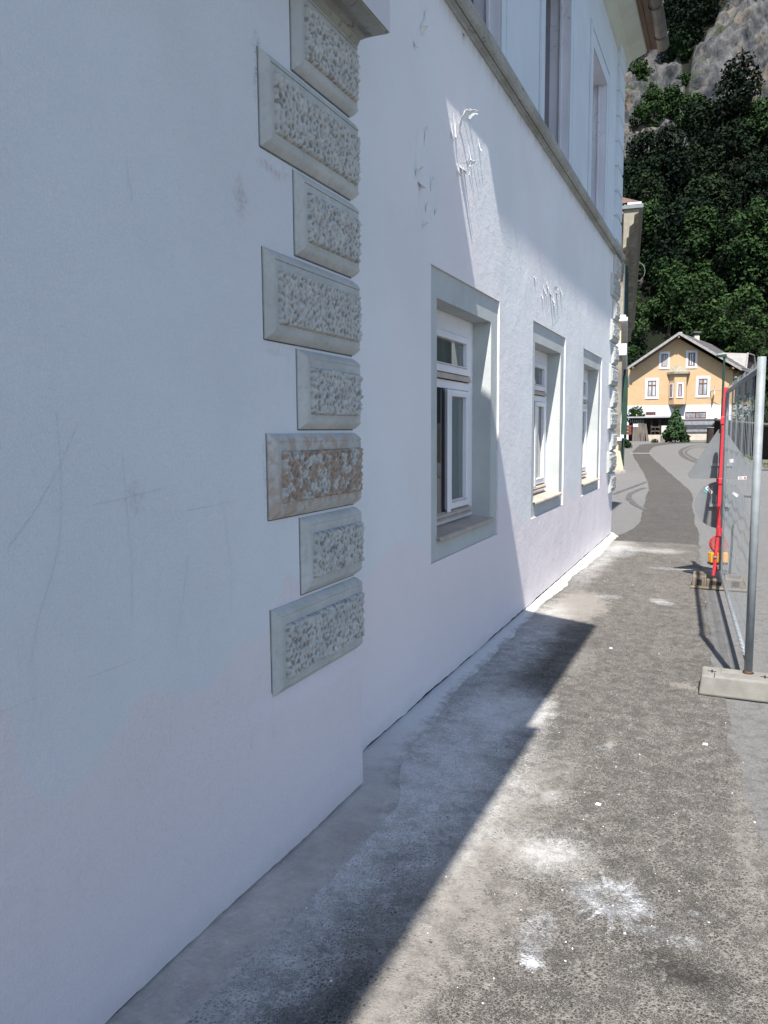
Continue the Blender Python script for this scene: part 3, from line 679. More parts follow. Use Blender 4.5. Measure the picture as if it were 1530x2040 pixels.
# --- peeling paint: curled flakes standing off the wall
def flake(y, z, ln, wd, curl, x=XW, ang=0., sd=0):
    rr = random.Random(sd+int(y*991)+int(z*577)); P = []; n = 7
    for i in range(n+1):
        t = i/n; w_ = wd*(.35+.65*math.sin(math.pi*min(1, t*1.05+.12)))*(1+.25*rr.uniform(-1, 1)); lift = curl*t**2
        cx_ = y+math.sin(ang)*ln*t; cz_ = z+math.cos(ang)*ln*t*(1-.25*t)
        P.append([(x+.0012+lift+.004*rr.uniform(0, 1)*t+(.006 if j in (0, 3) else 0)*t, cx_+(j/3-.5)*w_*math.cos(ang)+.003*rr.uniform(-1, 1), cz_-(j/3-.5)*w_*math.sin(ang)+.003*rr.uniform(-1, 1)) for j in range(4)])
    o = add('paint_flake', MB().grid(P), m_flake, WB)
    md = o.modifiers.new('thick', 'SOLIDIFY'); md.thickness = .0012; return o
m_flake = simple('peeled_paint', (.68, .70, .72), (.58, .60, .62), 20., .7)
m_bare = simple('bare_patch_under_paint', (.59, .615, .64), (.555, .58, .60), 12., .9, .003, 60)
def F(px, py, ln, wd, curl, ang=0.): p = on_x(px, py, XW); flake(p[1], p[2], ln, wd, curl, ang=ang)
for a in [(915, 262, .16, .035, .05, -.1), (922, 235, .09, .05, .06, .6), (930, 226, .05, .06, .05, 1.2), (905, 225, -.2, .03, .012, .1), (899, 245, -.14, .02, .01, .05),
          (917, 330, -.06, .06, .05, 0), (924, 335, -.07, .035, .04, .3), (930, 328, .05, .05, .045, .9), (911, 325, -.11, .02, .02, .1), (934, 290, -.16, .018, .014, -.1),
          (953, 276, -.11, .018, .02, .1), (829, 352, .06, .05, .035, -.2), (836, 364, -.05, .045, .04, .3), (838, 65, .05, .035, .03, .4), (845, 40, .08, .02, .015, .1), (825, 82, -.05, .02, .02, 0),
          (841, 455, .05, .02, .02, .4), (848, 425, .08, .015, .014, -.2), (858, 380, .1, .012, .012, 0), (845, 290, .14, .012, .01, .05), (866, 430, .06, .02, .015, 0), (923, 64, -.05, .03, .03, 0),
          (1083, 568, -.10, .04, .012, 0), (1090, 560, -.12, .05, .015, .1), (1096, 580, -.09, .07, .03, .2), (1103, 577, .04, .08, .03, .9), (1108, 580, -.06, .06, .025, .1), (1116, 572, -.10, .05, .02, .1), (1101, 592, -.08, .05, .018, 0), (1079, 586, -.06, .03, .012, 0), (1087, 578, -.07, .03, .01, .1), (1104, 606, -.05, .03, .012, 0), (1064, 551, -.03, .04, .01, 0)]:
    F(*a)
def stain(name, m, pts, lift, x):
    """thin irregular patch of missing top coat, outline given along the wall (y,z)"""
    b = MB(); n = len(pts); c = np.mean(pts, 0); ring = []
    for i in range(n):
        p, q = np.array(pts[i]), np.array(pts[(i+1) % n])
        for k_ in range(6):
            s_ = p+(q-p)*k_/6; s_ = s_+np.array([noise2(s_[0], s_[1], 22.), noise2(s_[0], s_[1], 22., 5.)])*.012; ring.append((x+lift, s_[0], s_[1]))
    b.v = [(x+lift, c[0], c[1])]+ring
    for i in range(len(ring)): b.f.append((0, 1+i, 1+(i+1) % len(ring)))
    return add(name, b, m, WB)
def ST(*px): return [tuple(on_x(x_, y_, XW)[1:]) for x_, y_ in px]
for pts in (ST((832, 250), (842, 240), (850, 300), (852, 380), (858, 420), (848, 450), (838, 430), (834, 380), (828, 320)), ST((838, 50), (847, 30), (846, 66), (834, 72), (826, 84), (822, 78)),
            ST((900, 225), (906, 228), (912, 270), (908, 275)), ST((918, 255), (938, 260), (934, 322), (916, 326), (910, 290))):
    stain('bare_patch', m_wall, pts, .0006, XW)
m_scr = simple('scratch_lines', (.50, .52, .555), None, 5., .9)
sc = MB()
for pl in ([(110, 820), (118, 900), (121, 980), (117, 1080), (100, 1150), (75, 1230), (60, 1320)], [(185, 1005), (250, 992), (320, 973)], [(370, 1017), (420, 1008), (465, 999)],
           [(242, 900), (250, 1000), (262, 1120), (262, 1230)], [(375, 1100), (362, 1200), (348, 1290)], [(155, 840), (118, 930), (60, 1030), (15, 1090)], [(250, 320), (262, 400)], [(455, 370), (475, 400), (498, 432)], [(445, 1010), (458, 1120), (460, 1230)]):
    q = [on_x(x_, y_, XR) for x_, y_ in pl]
    for i in range(len(q)-1):
        a, b = q[i], q[i+1]; d = b-a; d /= np.linalg.norm(d); n_ = np.cross(d, [1, 0, 0])*.00045
        sc.face([a+n_+[.004, 0, 0], a-n_+[.004, 0, 0], b-n_+[.004, 0, 0], b+n_+[.004, 0, 0]])
add('scratches', sc, m_scr, WB, kind='stuff')

# ------------------------------------------------------------------ cream building beyond
P0 = on_street(1230.5, 941); ang = R(-6.66); fs = np.array([math.sin(ang), math.cos(ang), 0]); fn = np.array([math.cos(ang), -math.sin(ang), 0]); 
CB = thing('cream_building', 'cream rendered building with darker eaves and green shutters just past the white building', 'building', P0)
cf = frame(P0, fs, fn); LEN = 30.
def cbox(name, m, *b, par=None, **kw):
    mb = MB()
    for q in b: mb.box(*q, fr=cf)
    return add(name, mb, m, par or CB, **kw)
H_ = 8.4
cbox('wall', m_cream, (0, LEN, -11, 0, .0, H_))
cbox('stone_plinth', m_sand, (-.0, LEN, 0, .05, -.2, .55))
b = MB().hexa([cf(-.12, -11, -.2), cf(-.12, .24, -.2), cf(.9, .24, -.2), cf(.9, -11, -.2), cf(-.03, -11, .72), cf(-.03, .06, .72), cf(.9, .06, .72), cf(.9, -11, .72)])
add('plinth', b, simple('peach_plinth_plaster', (.66, .50, .36), (.50, .37, .27), 2.5, .9, .012, 14), CB, weld=True, bevel=.03)
cbox('broken_kerb', m_stone, (-.45, -.13, -.4, .25, -.1, .09), (-.7, -.5, -.1, .12, -.1, .06), bevel=.02)
for (z0, h, pj) in ((3.85, .38, .19), (4.95, .13, .2), (5.08, .08, .14), (1.05, .12, .1)): cbox('string_course', m_wbase, (-pj, LEN, -11, pj, z0, z0+h), bevel=.02)
cbox('pilaster', m_cream2, (-.05, .5, -.3, .05, 1.18, 3.84)); cbox('pilaster', m_cream2, (-.05, .4, -.25, .05, 5.17, 6.89)); cbox('capital', m_cream2, (-.08, .5, -.5, .09, 6.9, 7.14))
# eave with mouldings
ep = [(0, 7.15), (.09, 7.2), (.10, 7.45), (.16, 7.5), (.18, 7.8), (.30, 7.9), (.32, 8.15), (.45, 8.22), (.47, 8.36), (0, 8.5)]
mb = MB(); n = len(ep); bb = 0
mb.prism(ep, -.7, LEN+.3, fr=lambda a, y, z: cf(y, a, z)); add('eave_cornice', mb, m_cream2, CB)
cbox('end_cornice', m_cream2, (-.24, -.001, -11, -.001, 7.8, 8.095)); cbox('end_cornice', m_cream2, (-.55, -.001, -11, -.001, 8.1, 8.335))
for j, u in enumerate(np.arange(.6, LEN, 1.25)): cbox('eave_bracket', m_cream2, (u, u+.22, .10, .38, 7.45, 7.88))
cbox('gutter', m_alu, (-.78, LEN+.3, .47, .58, 8.34, 8.46), (-.78, -.68, -11, .47, 8.34, 8.44))
rf = MB().hexa([cf(-.7, .5, 8.46), cf(LEN+.3, .5, 8.46), cf(LEN+.3, -5.5, 11.6), cf(3.5, -5.5, 11.6), cf(-.7, .5, 8.54), cf(LEN+.3, .5, 8.54), cf(LEN+.3, -5.5, 11.7), cf(3.5, -5.5, 11.7)])
rf.face([cf(-.7, .5, 8.54), cf(-.7, -11, 8.54), cf(3.5, -5.5, 11.7)]); add('roof', rf, m_roof, CB)
cbox('eave_flashing', m_wbase, (-.74, LEN, .1, .52, 8.465, 8.53))
# window casings, shutters and sills along the street face
for j, u in enumerate((1.6, 4.6, 7.8, 11., 14.5, 18., 21.5)):
    for (z0, z1) in ((1.25, 3.3), (5.25, 7.05)):
        wn_ = cbox('window', m_dglass, (u, u+1.1, .0, .02, z0, z1)); cbox('casing', m_wbase, (u-.15, u, 0, .06, z0, z1+.15), (u+1.1, u+1.25, 0, .06, z0, z1+.15), par=wn_); cbox('sill', m_wbase, (u-.2, u+1.3, 0, .16, z0-.12, z0), par=wn_)
        cbox('shutter', m_green, (u-.08, u-.03, .07, .24 if z0 < 3 else .16, z0, z1)); cbox('shutter', m_green, (u+1.13, u+1.18, .07, .26 if z0 < 3 else .18, z0, z1))
pp = MB().tube([cf(2.6, .14, .1), cf(2.6, .14, 3.6)], .05); add('downpipe', pp, m_green, CB)
cbox('meter_box', m_alu, (3.0, 3.4, .12, .3, 3.0, 3.4))
pr = on_plane(1270, 542, cf(9, .8, 0), fn*0+np.array([0, 1., 0])); rr_ = .36
rg = MB().tube([pr+np.array([rr_*.85*math.sin(a_), 0, rr_*1.1*math.cos(a_)])+np.array([.0, 0, 0]) for a_ in np.linspace(.0, 2*math.pi, 25)], .014, 6, caps=False); add('ring_bracket', rg, m_alu, CB)

# ------------------------------------------------------------------ yellow house
ZD = 60.
def cam_xz(px, D): return C0+ray(px, 855.)*D
O = on_street(1454.5, 880); O = C0+ray(1454.5, 879.5)*68.; O[2] = .6
hf = R(73.84); hs = R(13.3)
e_f = np.array([math.sin(hf), math.cos(hf), 0]); e_s = np.array([math.sin(hs), math.cos(hs), 0]); n_f = np.array([math.sin(hf+math.pi/2), math.cos(hf+math.pi/2), 0]); n_s = np.array([math.sin(hs+math.pi/2), math.cos(hs+math.pi/2), 0])
YH = thing('yellow_house', 'yellow gabled house with white base, small oriel and grey tiled roof below the forest', 'house', O-np.array([0, 0, .6]))
hfr = frame([O[0], O[1], 0], e_f, n_f)        # u<=0 to the left along the gable front
hsd = frame([O[0], O[1], 0], e_s, n_s)        # along the right-hand side
def hp(px, py, off=0.):                        # pixel -> (u,z) on the gable front
    p = on_plane(px, py, [O[0]+n_f[0]*off, O[1]+n_f[1]*off, 0], n_f); d = p-np.array([O[0], O[1], 0]); 
    return float(d@e_f), float(p[2])
uL = hp(1248, 860)[0]; zW = hp(1350, 807)[1]; uP, zP = hp(1347.5, 668); 
print('house', uL, zW, uP, zP)
DEP = 13.
sl_l = None
zeL = hp(1246, 736, .0)[1]; zeR = hp(1470, 738, .0)[1]; ueL = hp(1246, 736)[0]; ueR = hp(1470, 738)[0]
def roofz(u):  return zP-(zP-zeL)*(uP-u)/(uP-ueL) if u < uP else zP-(zP-zeR)*(u-uP)/(ueR-uP)
def pw(u, d, z, w_=0.): return hfr(u, w_, z)+e_s*d
mb = MB(); prof = [(uL, zW+.0), (0, zW), (0, roofz(0)-.15), (uP, zP-.15), (uL, roofz(uL)-.15)]
b0 = len(mb.v); mb.v += [tuple(pw(u, 0, z)) for u, z in prof]+[tuple(pw(u, DEP, z)) for u, z in prof]
mb.f += [(0, 1, 2, 3, 4), (9, 8, 7, 6, 5)]+[(i, i+5, (i+1) % 5+5, (i+1) % 5) for i in range(5)]
wall = add('wall', mb, m_orange, YH)
mb = MB().hexa([pw(uL, 0, .2, .03), pw(.03, 0, .2, .03), pw(.03, DEP, .2), pw(uL, DEP, .2), pw(uL, 0, zW-.002, .03), pw(.03, 0, zW-.002, .03), pw(.03, DEP, zW-.002), pw(uL, DEP, zW-.002)])
add('white_base', mb, m_wbase, YH)
# roof slabs with overhang
def slab(u0, z0, u1, z1, name, th=.14, w0=1.0):
    return add(name, MB().hexa([pw(u0, 0, z0, w0), pw(u1, 0, z1, w0), pw(u1, DEP+.8, z1), pw(u0, DEP+.8, z0), pw(u0, 0, z0+th, w0), pw(u1, 0, z1+th, w0), pw(u1, DEP+.8, z1+th), pw(u0, DEP+.8, z0+th)]), m_rgrey, YH)
rl = slab(ueL, zeL-.03, uP, zP, 'roof_slope'); rr2 = slab(uP, zP, ueR, zeR-.03, 'roof_slope')
def verge(u0, z0, u1, z1, par): 
    add('verge_board', MB().hexa([pw(u0, 0, z0-.07, 1.02), pw(u1, 0, z1-.07, 1.02), pw(u1, 0, z1-.07, .98), pw(u0, 0, z0-.07, .98), pw(u0, 0, z0+.17, 1.02), pw(u1, 0, z1+.17, 1.02), pw(u1, 0, z1+.17, .98), pw(u0, 0, z0+.17, .98)]), m_verge, par)
verge(ueL, zeL-.03, uP, zP, rl); verge(uP, zP, ueR, zeR-.03, rr2)
for u in (uL+.25, uP, -.25): add('purlin_end', MB().box(u-.08, u+.08, -.1, .95, roofz(u)-.32, roofz(u)-.12, fr=hfr), m_boards, YH)
# tile courses on the visible right slope
for k_ in range(9):
    f = (k_+.5)/9.5; u = uP+(ueR-uP)*f; z = zP+(zeR-zP)*f
    du = (ueR-uP)*.1; dz = (zeR-zP)*.1
    add('tile_course', MB().hexa([pw(u, 0, z+.10, .96), pw(u+du, 0, z+dz+.12, .96), pw(u+du, DEP+.7, z+dz+.12), pw(u, DEP+.7, z+.10), pw(u, 0, z+.15, .96), pw(u+du, 0, z+dz+.18, .96), pw(u+du, DEP+.7, z+dz+.18), pw(u, DEP+.7, z+.15)]), m_rgrey, rr2)
def hwin(fr_fn, u0, u1, z0, z1, sur=.22, nx=2, name='window', gl=None, transom=True, par=None, surm=None, wb=.0):
    wd = add(name, MB().box(u0, u1, wb+.002, wb+.03, z0, z1, fr=fr_fn), gl or m_curt, par or YH)
    s = MB()
    if sur:
        s.box(u0-sur, u0, wb, wb+.05, z0-sur, z1+sur, fr=fr_fn).box(u1, u1+sur, wb, wb+.05, z0-sur, z1+sur, fr=fr_fn).box(u0, u1, wb, wb+.049, z1, z1+sur, fr=fr_fn).box(u0, u1, wb, wb+.06, z0-sur, z0, fr=fr_fn)
        add('surround', s, surm or m_wbase, wd)
    f = MB(); t_ = .07
    f.box(u0, u0+t_, wb+.03, wb+.06, z0, z1, fr=fr_fn).box(u1-t_, u1, wb+.03, wb+.06, z0, z1, fr=fr_fn).box(u0+t_, u1-t_, wb+.03, wb+.059, z0, z0+t_, fr=fr_fn).box(u0+t_, u1-t_, wb+.03, wb+.059, z1-t_, z1, fr=fr_fn)
    for i in range(1, nx): uu = u0+(u1-u0)*i/nx; f.box(uu-.05, uu+.05, wb+.03, wb+.062, z0+t_, z1-t_, fr=fr_fn)
    if transom: zz_ = z0+(z1-z0)*.70; f.box(u0+t_, u1-t_, wb+.03, wb+.061, zz_-.04, zz_+.04, fr=fr_fn)
    add('frame', f, m_brn, wd); return wd
def hw(x0, y0, x1, y1, **k_): 
    a = hp(x0, y1); b = hp(x1, y0); return hwin(hfr, a[0], b[0], a[1], b[1], **k_)
m_blind = NT('striped_blinds', .5, .4); t = m_blind
wv = t.n.new('ShaderNodeTexWave'); t.lk(t.pos, wv.inputs[0]); wv.inputs['Scale'].default_value = 1.9; t.color(t.mix(t.rng(wv.outputs['Fac'], .4, .6), (.10, .11, .11), (.45, .48, .47))); m_blind = m_blind.m
hw(1317, 705, 1330, 731, nx=1, transom=False, gl=m_blind, sur=.2); hw(1370.5, 702.5, 1385, 729.5, nx=1, transom=False, gl=m_blind, sur=.2)
hw(1289.5, 758, 1307.5, 790); hw(1390.5, 754, 1409.5, 787)
hw(1364.5, 820, 1406.5, 833.5, sur=.0, transom=False, nx=2); hw(1286.5, 820.5, 1306, 826.5, sur=.0, transom=False, nx=1, gl=m_dglass)
# oriel
a0, z0_ = hp(1331, 806); a1 = hp(1367, 806)[0]; zt = hp(1347, 746)[1]; ac0 = hp(1342, 806, .7)[0]; ac1 = hp(1365.5, 806, .7)[0]
pl = [(a0, 0), (ac0, .75), (ac1, .75), (a1, 0)]
mb = MB(); mb.v = [tuple(hfr(u, w_, z)) for z in (z0_, zt) for u, w_ in pl]; mb.f = [(0, 1, 5, 4), (1, 2, 6, 5), (2, 3, 7, 6), (4, 5, 6, 7), (3, 2, 1, 0)]
tip = hp(1347.6, 815); mb.v.append(tuple(hfr((a0+a1)/2, 0, z0_-.45))); mb.f += [(0, 8, 1), (1, 8, 2), (2, 8, 3)]
ori = add('oriel', mb, m_orange, YH)
mb = MB(); ex = .14
mb.v = [tuple(hfr(u, w_, z)) for u, w_, z in [(a0-.2, 0, zt), (ac0-.1, .95, zt), (ac1+.12, .95, zt), (a1+.25, 0, zt), (a0-.2, 0, zt+.18), (ac0-.1, .95, zt+.18), (ac1+.12, .95, zt+.18), (a1+.25, 0, zt+.18), ((a0+a1)/2-.4, 0, zt+.72), ((a0+a1)/2+.35, 0, zt+.72), ((a0+a1)/2, .3, zt+.75)]]
mb.f = [(0, 1, 5, 4), (1, 2, 6, 5), (2, 3, 7, 6), (3, 2, 1, 0), (4, 5, 10, 8), (5, 6, 10), (6, 7, 9, 10)]
add('oriel_roof', mb, simple('mossy_oriel_roof', (.30, .27, .21), (.2, .18, .14), 6., .9), ori)
of = frame(hfr(0, .75, 0), e_f, n_f); q0 = hp(1350.5, 790, .75); q1 = hp(1359, 765, .75)
wd = hwin(of, q0[0], q1[0], q0[1], q1[1], nx=1, transom=False, sur=.13, par=ori)
pA = hfr(a0, 0, 0); pB = hfr(ac0, .75, 0); dd = (pB-pA); LL = np.linalg.norm(dd); dd /= LL; nn = np.array([dd[1], -dd[0], 0]); cfm = frame(pA, dd, nn)
hwin(cfm, LL*.35, LL*.72, q0[1], q1[1], nx=1, transom=False, sur=.1, par=ori)
# side windows in shade, dormer, chimneys, downpipe
for s0 in (1.6, 4.3, 7.0, 9.6): hwin(lambda u, w_, z: hsd(u, w_, z), s0, s0+1., zW+.9, zW+2.3, sur=.15)
for s0 in (3.0, 6.5): hwin(lambda u, w_, z: hsd(u, w_, z), s0, s0+1.1, 1.6, 2.6, sur=.0, wb=.04)
def dpt(s, v, z): # s back along the side, v outward from the side wall
    return hsd(s, v, z)
uu0, uu1 = 3.2, 7.4
zb = roofz(-1.9); 
dm = MB(); zf = zeR+.42
dv = [dpt(uu0+.0, .35, zf-.1), dpt(uu1, .35, zf-.1), dpt(uu0+.9, .25, zf+1.35), dpt(uu1-.9, .25, zf+1.35), dpt(uu0+.2, -4.1, zf+1.72), dpt(uu1-.2, -4.1, zf+1.72), dpt(uu0-.3, -1.5, zf+.4), dpt(uu1+.3, -1.5, zf+.4)]
dm.v = [tuple(q) for q in dv]; dm.f = [(2, 3, 5, 4), (0, 2, 4, 6), (1, 7, 5, 3)]
dor = add('dormer', dm, m_rlight, YH); add('dormer_front', MB().face([dpt(uu0+.25, .18, zf-.08), dpt(uu1-.25, .18, zf-.08), dpt(uu1-1.0, .12, zf+1.2), dpt(uu0+1.0, .12, zf+1.2)]), m_dwood, dor)
add('dormer_verge', MB().tube([dv[0], dv[2], dv[3], dv[1]], .09, 6), m_verge, dor)
def on_roof(s, f): # ridge-relative
    u = uP+f*(ueR-uP); return pw(u, s, zP+(zeR-zP)*f)
for (s, f, w_, h_) in ((1.0, -.0, .28, .35), (5.2, .04, .45, .5)):
    p = on_roof(s, f); add('chimney', MB().box(-w_/2, w_/2, -w_*.9, w_*.9, -.3, h_, fr=frame(p, e_f, n_f)), m_sand, YH)
    if w_ > .4: add('chimney_cap', MB().box(-w_*.75, w_*.75, -w_*1.3, w_*1.3, h_+.3, h_+.36, fr=frame(p, e_f, n_f)).box(-.2, .2, -.4, .4, h_, h_+.12, fr=frame(p, e_f, n_f)).box(-.03, .03, -.03, .03, h_+.12, h_+.3, fr=frame(p, e_f, n_f)), m_conc, bpy.data.objects['chimney.001'] if 'chimney.001' in bpy.data.objects else YH)
add('downpipe', MB().tube([pw(.5, .2, zeR-.05), pw(.12, .2, zeR-.45), pw(.1, .2, .7)], .05, 8), m_orange, YH)
add('side_gutter', MB().tube([pw(ueR+.02, 0, zeR-.02, .95), pw(ueR+.02, DEP+.5, zeR-.02)], .07, 8), m_rlight, YH)
# satellite dish
p = np.array(hfr(*[hp(1427, 792)[0], .0, 0])); c_ = on_plane(1421, 778, hfr(0, .6, 0), n_f)
dish = MB(); rings = []
ax = -n_f*(-.35)+e_f*.93; ax = ax/np.linalg.norm(ax); uax = np.array([0, 0, 1.]); vax = np.cross(ax, uax)
for r_ in (0, .15, .28, .38): rings.append([tuple(c_+ax*(r_*r_*.7)+r_*(math.cos(q)*uax+math.sin(q)*vax)) for q in np.linspace(0, 2*math.pi, 17)])
add('satellite_dish', MB().grid(rings), m_white, YH)
add('dish_arm', MB().tube([c_, c_+ax*.8-np.array([0, 0, .05])], .02, 6).tube([c_, c_-n_f*.6-e_f*.1-np.array([0, 0, .1])], .03, 6), m_verge, bpy.data.objects['satellite_dish'])

# ------------------------------------------------------------------ foliage
def leaf_cloud(n, size, lobes, rs, flat=.8, squash=(1, 1, 1), elong=1.6):
    """quads scattered over lumpy lobes; returns verts(n*4,3), tint(n)"""
    c = np.array([l[:3] for l in lobes]); rr = np.array([l[3] for l in lobes]); pr_ = rr**2/np.sum(rr**2)
    i = rs.choice(len(lobes), n, p=pr_); d = rs.normal(size=(n, 3)); d /= np.linalg.norm(d, axis=1)[:, None]
    rad = rr[i]*(.62+.46*rs.random(n)**.6); p = c[i]+d*rad[:, None]*np.array(squash)
    nn = d*.7+rs.normal(size=(n, 3))*.6+np.array([0, 0, .45]); nn /= np.linalg.norm(nn, axis=1)[:, None]
    a = np.cross(nn, rs.normal(size=(n, 3))); a /= np.linalg.norm(a, axis=1)[:, None]; b = np.cross(nn, a)
    s = size*(.55+.9*rs.random(n))[:, None]; a = a*s*elong*.5; b = b*s*.5
    V = np.stack([p-a, p-b*.9, p+a, p+b*.9], 1)
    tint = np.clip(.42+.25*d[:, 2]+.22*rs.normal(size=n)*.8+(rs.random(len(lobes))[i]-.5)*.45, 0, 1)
    return V, tint
def mesh_quads(name, V, tint, m):
    n = len(V); me = bpy.data.meshes.new(name); me.vertices.add(n*4); me.vertices.foreach_set('co', V.reshape(-1).astype(np.float32))
    me.loops.add(n*4); me.loops.foreach_set('vertex_index', np.arange(n*4, dtype=np.int32)); me.polygons.add(n)
    me.polygons.foreach_set('loop_start', np.arange(0, n*4, 4, dtype=np.int32)); me.update(calc_edges=True)
    a = me.attributes.new('tint', 'FLOAT', 'FACE'); a.data.foreach_set('value', tint.astype(np.float32)); me.materials.append(m); return me
def lobes_for(rs, R_, H, n=22):
    L = []
    for k_ in range(n):
        z = rs.random(); a_ = rs.random()*6.283; r_ = R_*(1-.85*abs(z-.38)**1.2*1.3)*rs.random()**.5*.85
        L.append((r_*math.cos(a_), r_*math.sin(a_), H*(.18+.8*z), R_*(.22+.2*rs.random())))
    return L
rs = np.random.default_rng(5)
templ = []
for k_ in range(7):
    Rr_ = 2.5+.5*rs.random(); Hh = 7.5+2.5*rs.random()
    templ.append((leaf_cloud(4200, .235, lobes_for(rs, Rr_, Hh, 40), rs), Rr_, Hh))

# hillside
def sstep(a, b, x): t_ = np.clip((x-a)/(b-a), 0, 1); return t_*t_*(3-2*t_)
def hill(x, y):
    y0 = 79+2.*np.sin(x*.13)+.02*np.abs(x)**1.3*(x < 0)
    z = np.maximum(0, y-y0)*1.15; z = z+.68*1.0
    z = z+2.0*np.sin(x*.21+y*.11)*sstep(84, 96, y)+1.1*np.sin(x*.5-y*.33)*sstep(84, 96, y)
    return z
def rockmask(x, z):
    z = z+1.5*np.sin(x*.9)+1.*np.sin(x*2.3+z*.7)
    l = sstep(-7.2, -8.8, x+.15*(z-50))*sstep(36.5, 39, z)*sstep(62, 59, z)
    r_ = sstep(-7.5, -6., x-.0*(z-45)-np.clip((z-56)*.42, 0, 9))*sstep(42.5, 45.5, z+np.clip(x*.6, 0, 4)*0)
    return np.maximum(l, r_)*sstep(-45, -30, x)*sstep(60, 45, x)
xs_ = np.concatenate([np.arange(-190, -40, 10), np.arange(-40, 30, .36), np.arange(30, 200, 10)]); ys_ = np.concatenate([np.arange(64, 100, 3.), np.arange(100, 150, .33), np.arange(152, 260, 6)])
Xg, Yg = np.meshgrid(xs_, ys_, indexing='ij'); Zg_ = hill(Xg, Yg); RM = rockmask(Xg, Zg_)
disp = np.zeros_like(Xg)
for i_ in range(Xg.shape[0]):
    for j_ in range(Xg.shape[1]):
        if RM[i_, j_] > .02:
            v = Vector((Xg[i_, j_]*.13+3*mnoise.noise(Vector((Xg[i_, j_]*.05, 0, Zg_[i_, j_]*.06))), Yg[i_, j_]*.10, Zg_[i_, j_]*.06)); v2 = Vector((Xg[i_, j_]*.7, Yg[i_, j_]*.9, Zg_[i_, j_]*.9))
            disp[i_, j_] = RM[i_, j_]*(2.6*mnoise.ridged_multi_fractal(v, 1., 2.1, 5, 1., 2.)-2.0+1.1*mnoise.fractal(v2, 1., 2., 5))
Y2 = Yg-disp*.85; Z2 = Zg_+disp*.35
Z2[:, 0] = gz(64)-.05
P = [[(Xg[i, j], Y2[i, j], max(Z2[i, j], .5)) for j in range(len(ys_))] for i in range(len(xs_))]
hm = NT('hillside_rock_and_soil', .9, .2); t = hm
ra = t.n.new('ShaderNodeAttribute'); ra.attribute_name = 'rock'
st = t.noise(.55, 8, .72, t.scale(t.pos, (1, .5, .35)), .4); fn_ = t.noise(1.4, 8, .8, t.scale(t.pos, (1, .6, .45)))
rock = t.mix(t.rng(st, .38, .62), (.035, .039, .048), (.155, .153, .15)); rock = t.mix(t.rng(t.noise(.18, 4, .6), .53, .66, 0, .6), rock, (.21, .165, .12))
rock = t.mix(t.rng(fn_, .38, .52, .6, 0), rock, (.03, .032, .038)); crk = t.rng(t.vor(.35, 'DISTANCE_TO_EDGE', t.scale(t.warped(1.5, .4), (1, .5, .6))), .04, .0, 0, .3)
rock = t.mix(crk, rock, (.02, .02, .024)); rock = t.mix(t.rng(t.noise(.35, 5, .7), .56, .62, 0, .75), rock, (.05, .065, .028))
soil = t.mix(t.noise(.6, 4), (.005, .008, .004), (.013, .017, .008))
t.color(t.mix(t.rng(ra.outputs['Fac'], .3, .6), soil, rock)); t.normal(t.bump(t.math('ADD', fn_, st), .5)); hm = hm.m
hl = add('hillside', MB().grid(P), hm, loc=(0, 64, 0), smooth=True); tag(hl, kind='structure')
a_ = hl.data.attributes.new('rock', 'FLOAT', 'POINT'); a_.data.foreach_set('value', RM.reshape(-1).astype(np.float32))

# forest mass
VV = []; TT = []
pos = []
for x in np.arange(-64, 48, 3.1):
    far = x < -28 or x > 14
    for y in np.arange(81, 175, 3.9):
        if (far and rs.random() < .5) or (y < 92 and not far and -7.5 < x < 6): continue
        xx = x+rs.uniform(-1.7, 1.7); y_ = y+rs.uniform(-1.8, 1.8); z = float(hill(xx, y_))
        if max(float(rockmask(xx, z+q_)) for q_ in (1., 3.5, 6., 8.5)) > .3: continue
        pos.append((xx, y_, z, far))
for (x, y, z, far) in pos:
    (V, tn), R__, H__ = templ[rs.integers(len(templ))]; s = (.8+.55*rs.random())*(.7 if y < 90 else 1); q = rs.random()*6.28; sel = slice(None, None, 8) if far else slice(None)
    Rm = np.array([[math.cos(q), -math.sin(q), 0], [math.sin(q), math.cos(q), 0], [0, 0, 1]])*s
    VV.append(V[sel] @ Rm.T+np.array([x, y, z-.8])); TT.append(np.clip(tn[sel]-.12+.22*rs.normal()*.7, 0, 1))
print('forest crowns', len(pos))
me = mesh_quads('forest', np.concatenate(VV), np.concatenate(TT), m_forest); fo = bpy.data.objects.new('forest', me); col.objects.link(fo); tag(fo, 'dense dark deciduous forest covering the steep hillside behind the yellow house', 'forest', kind='stuff')

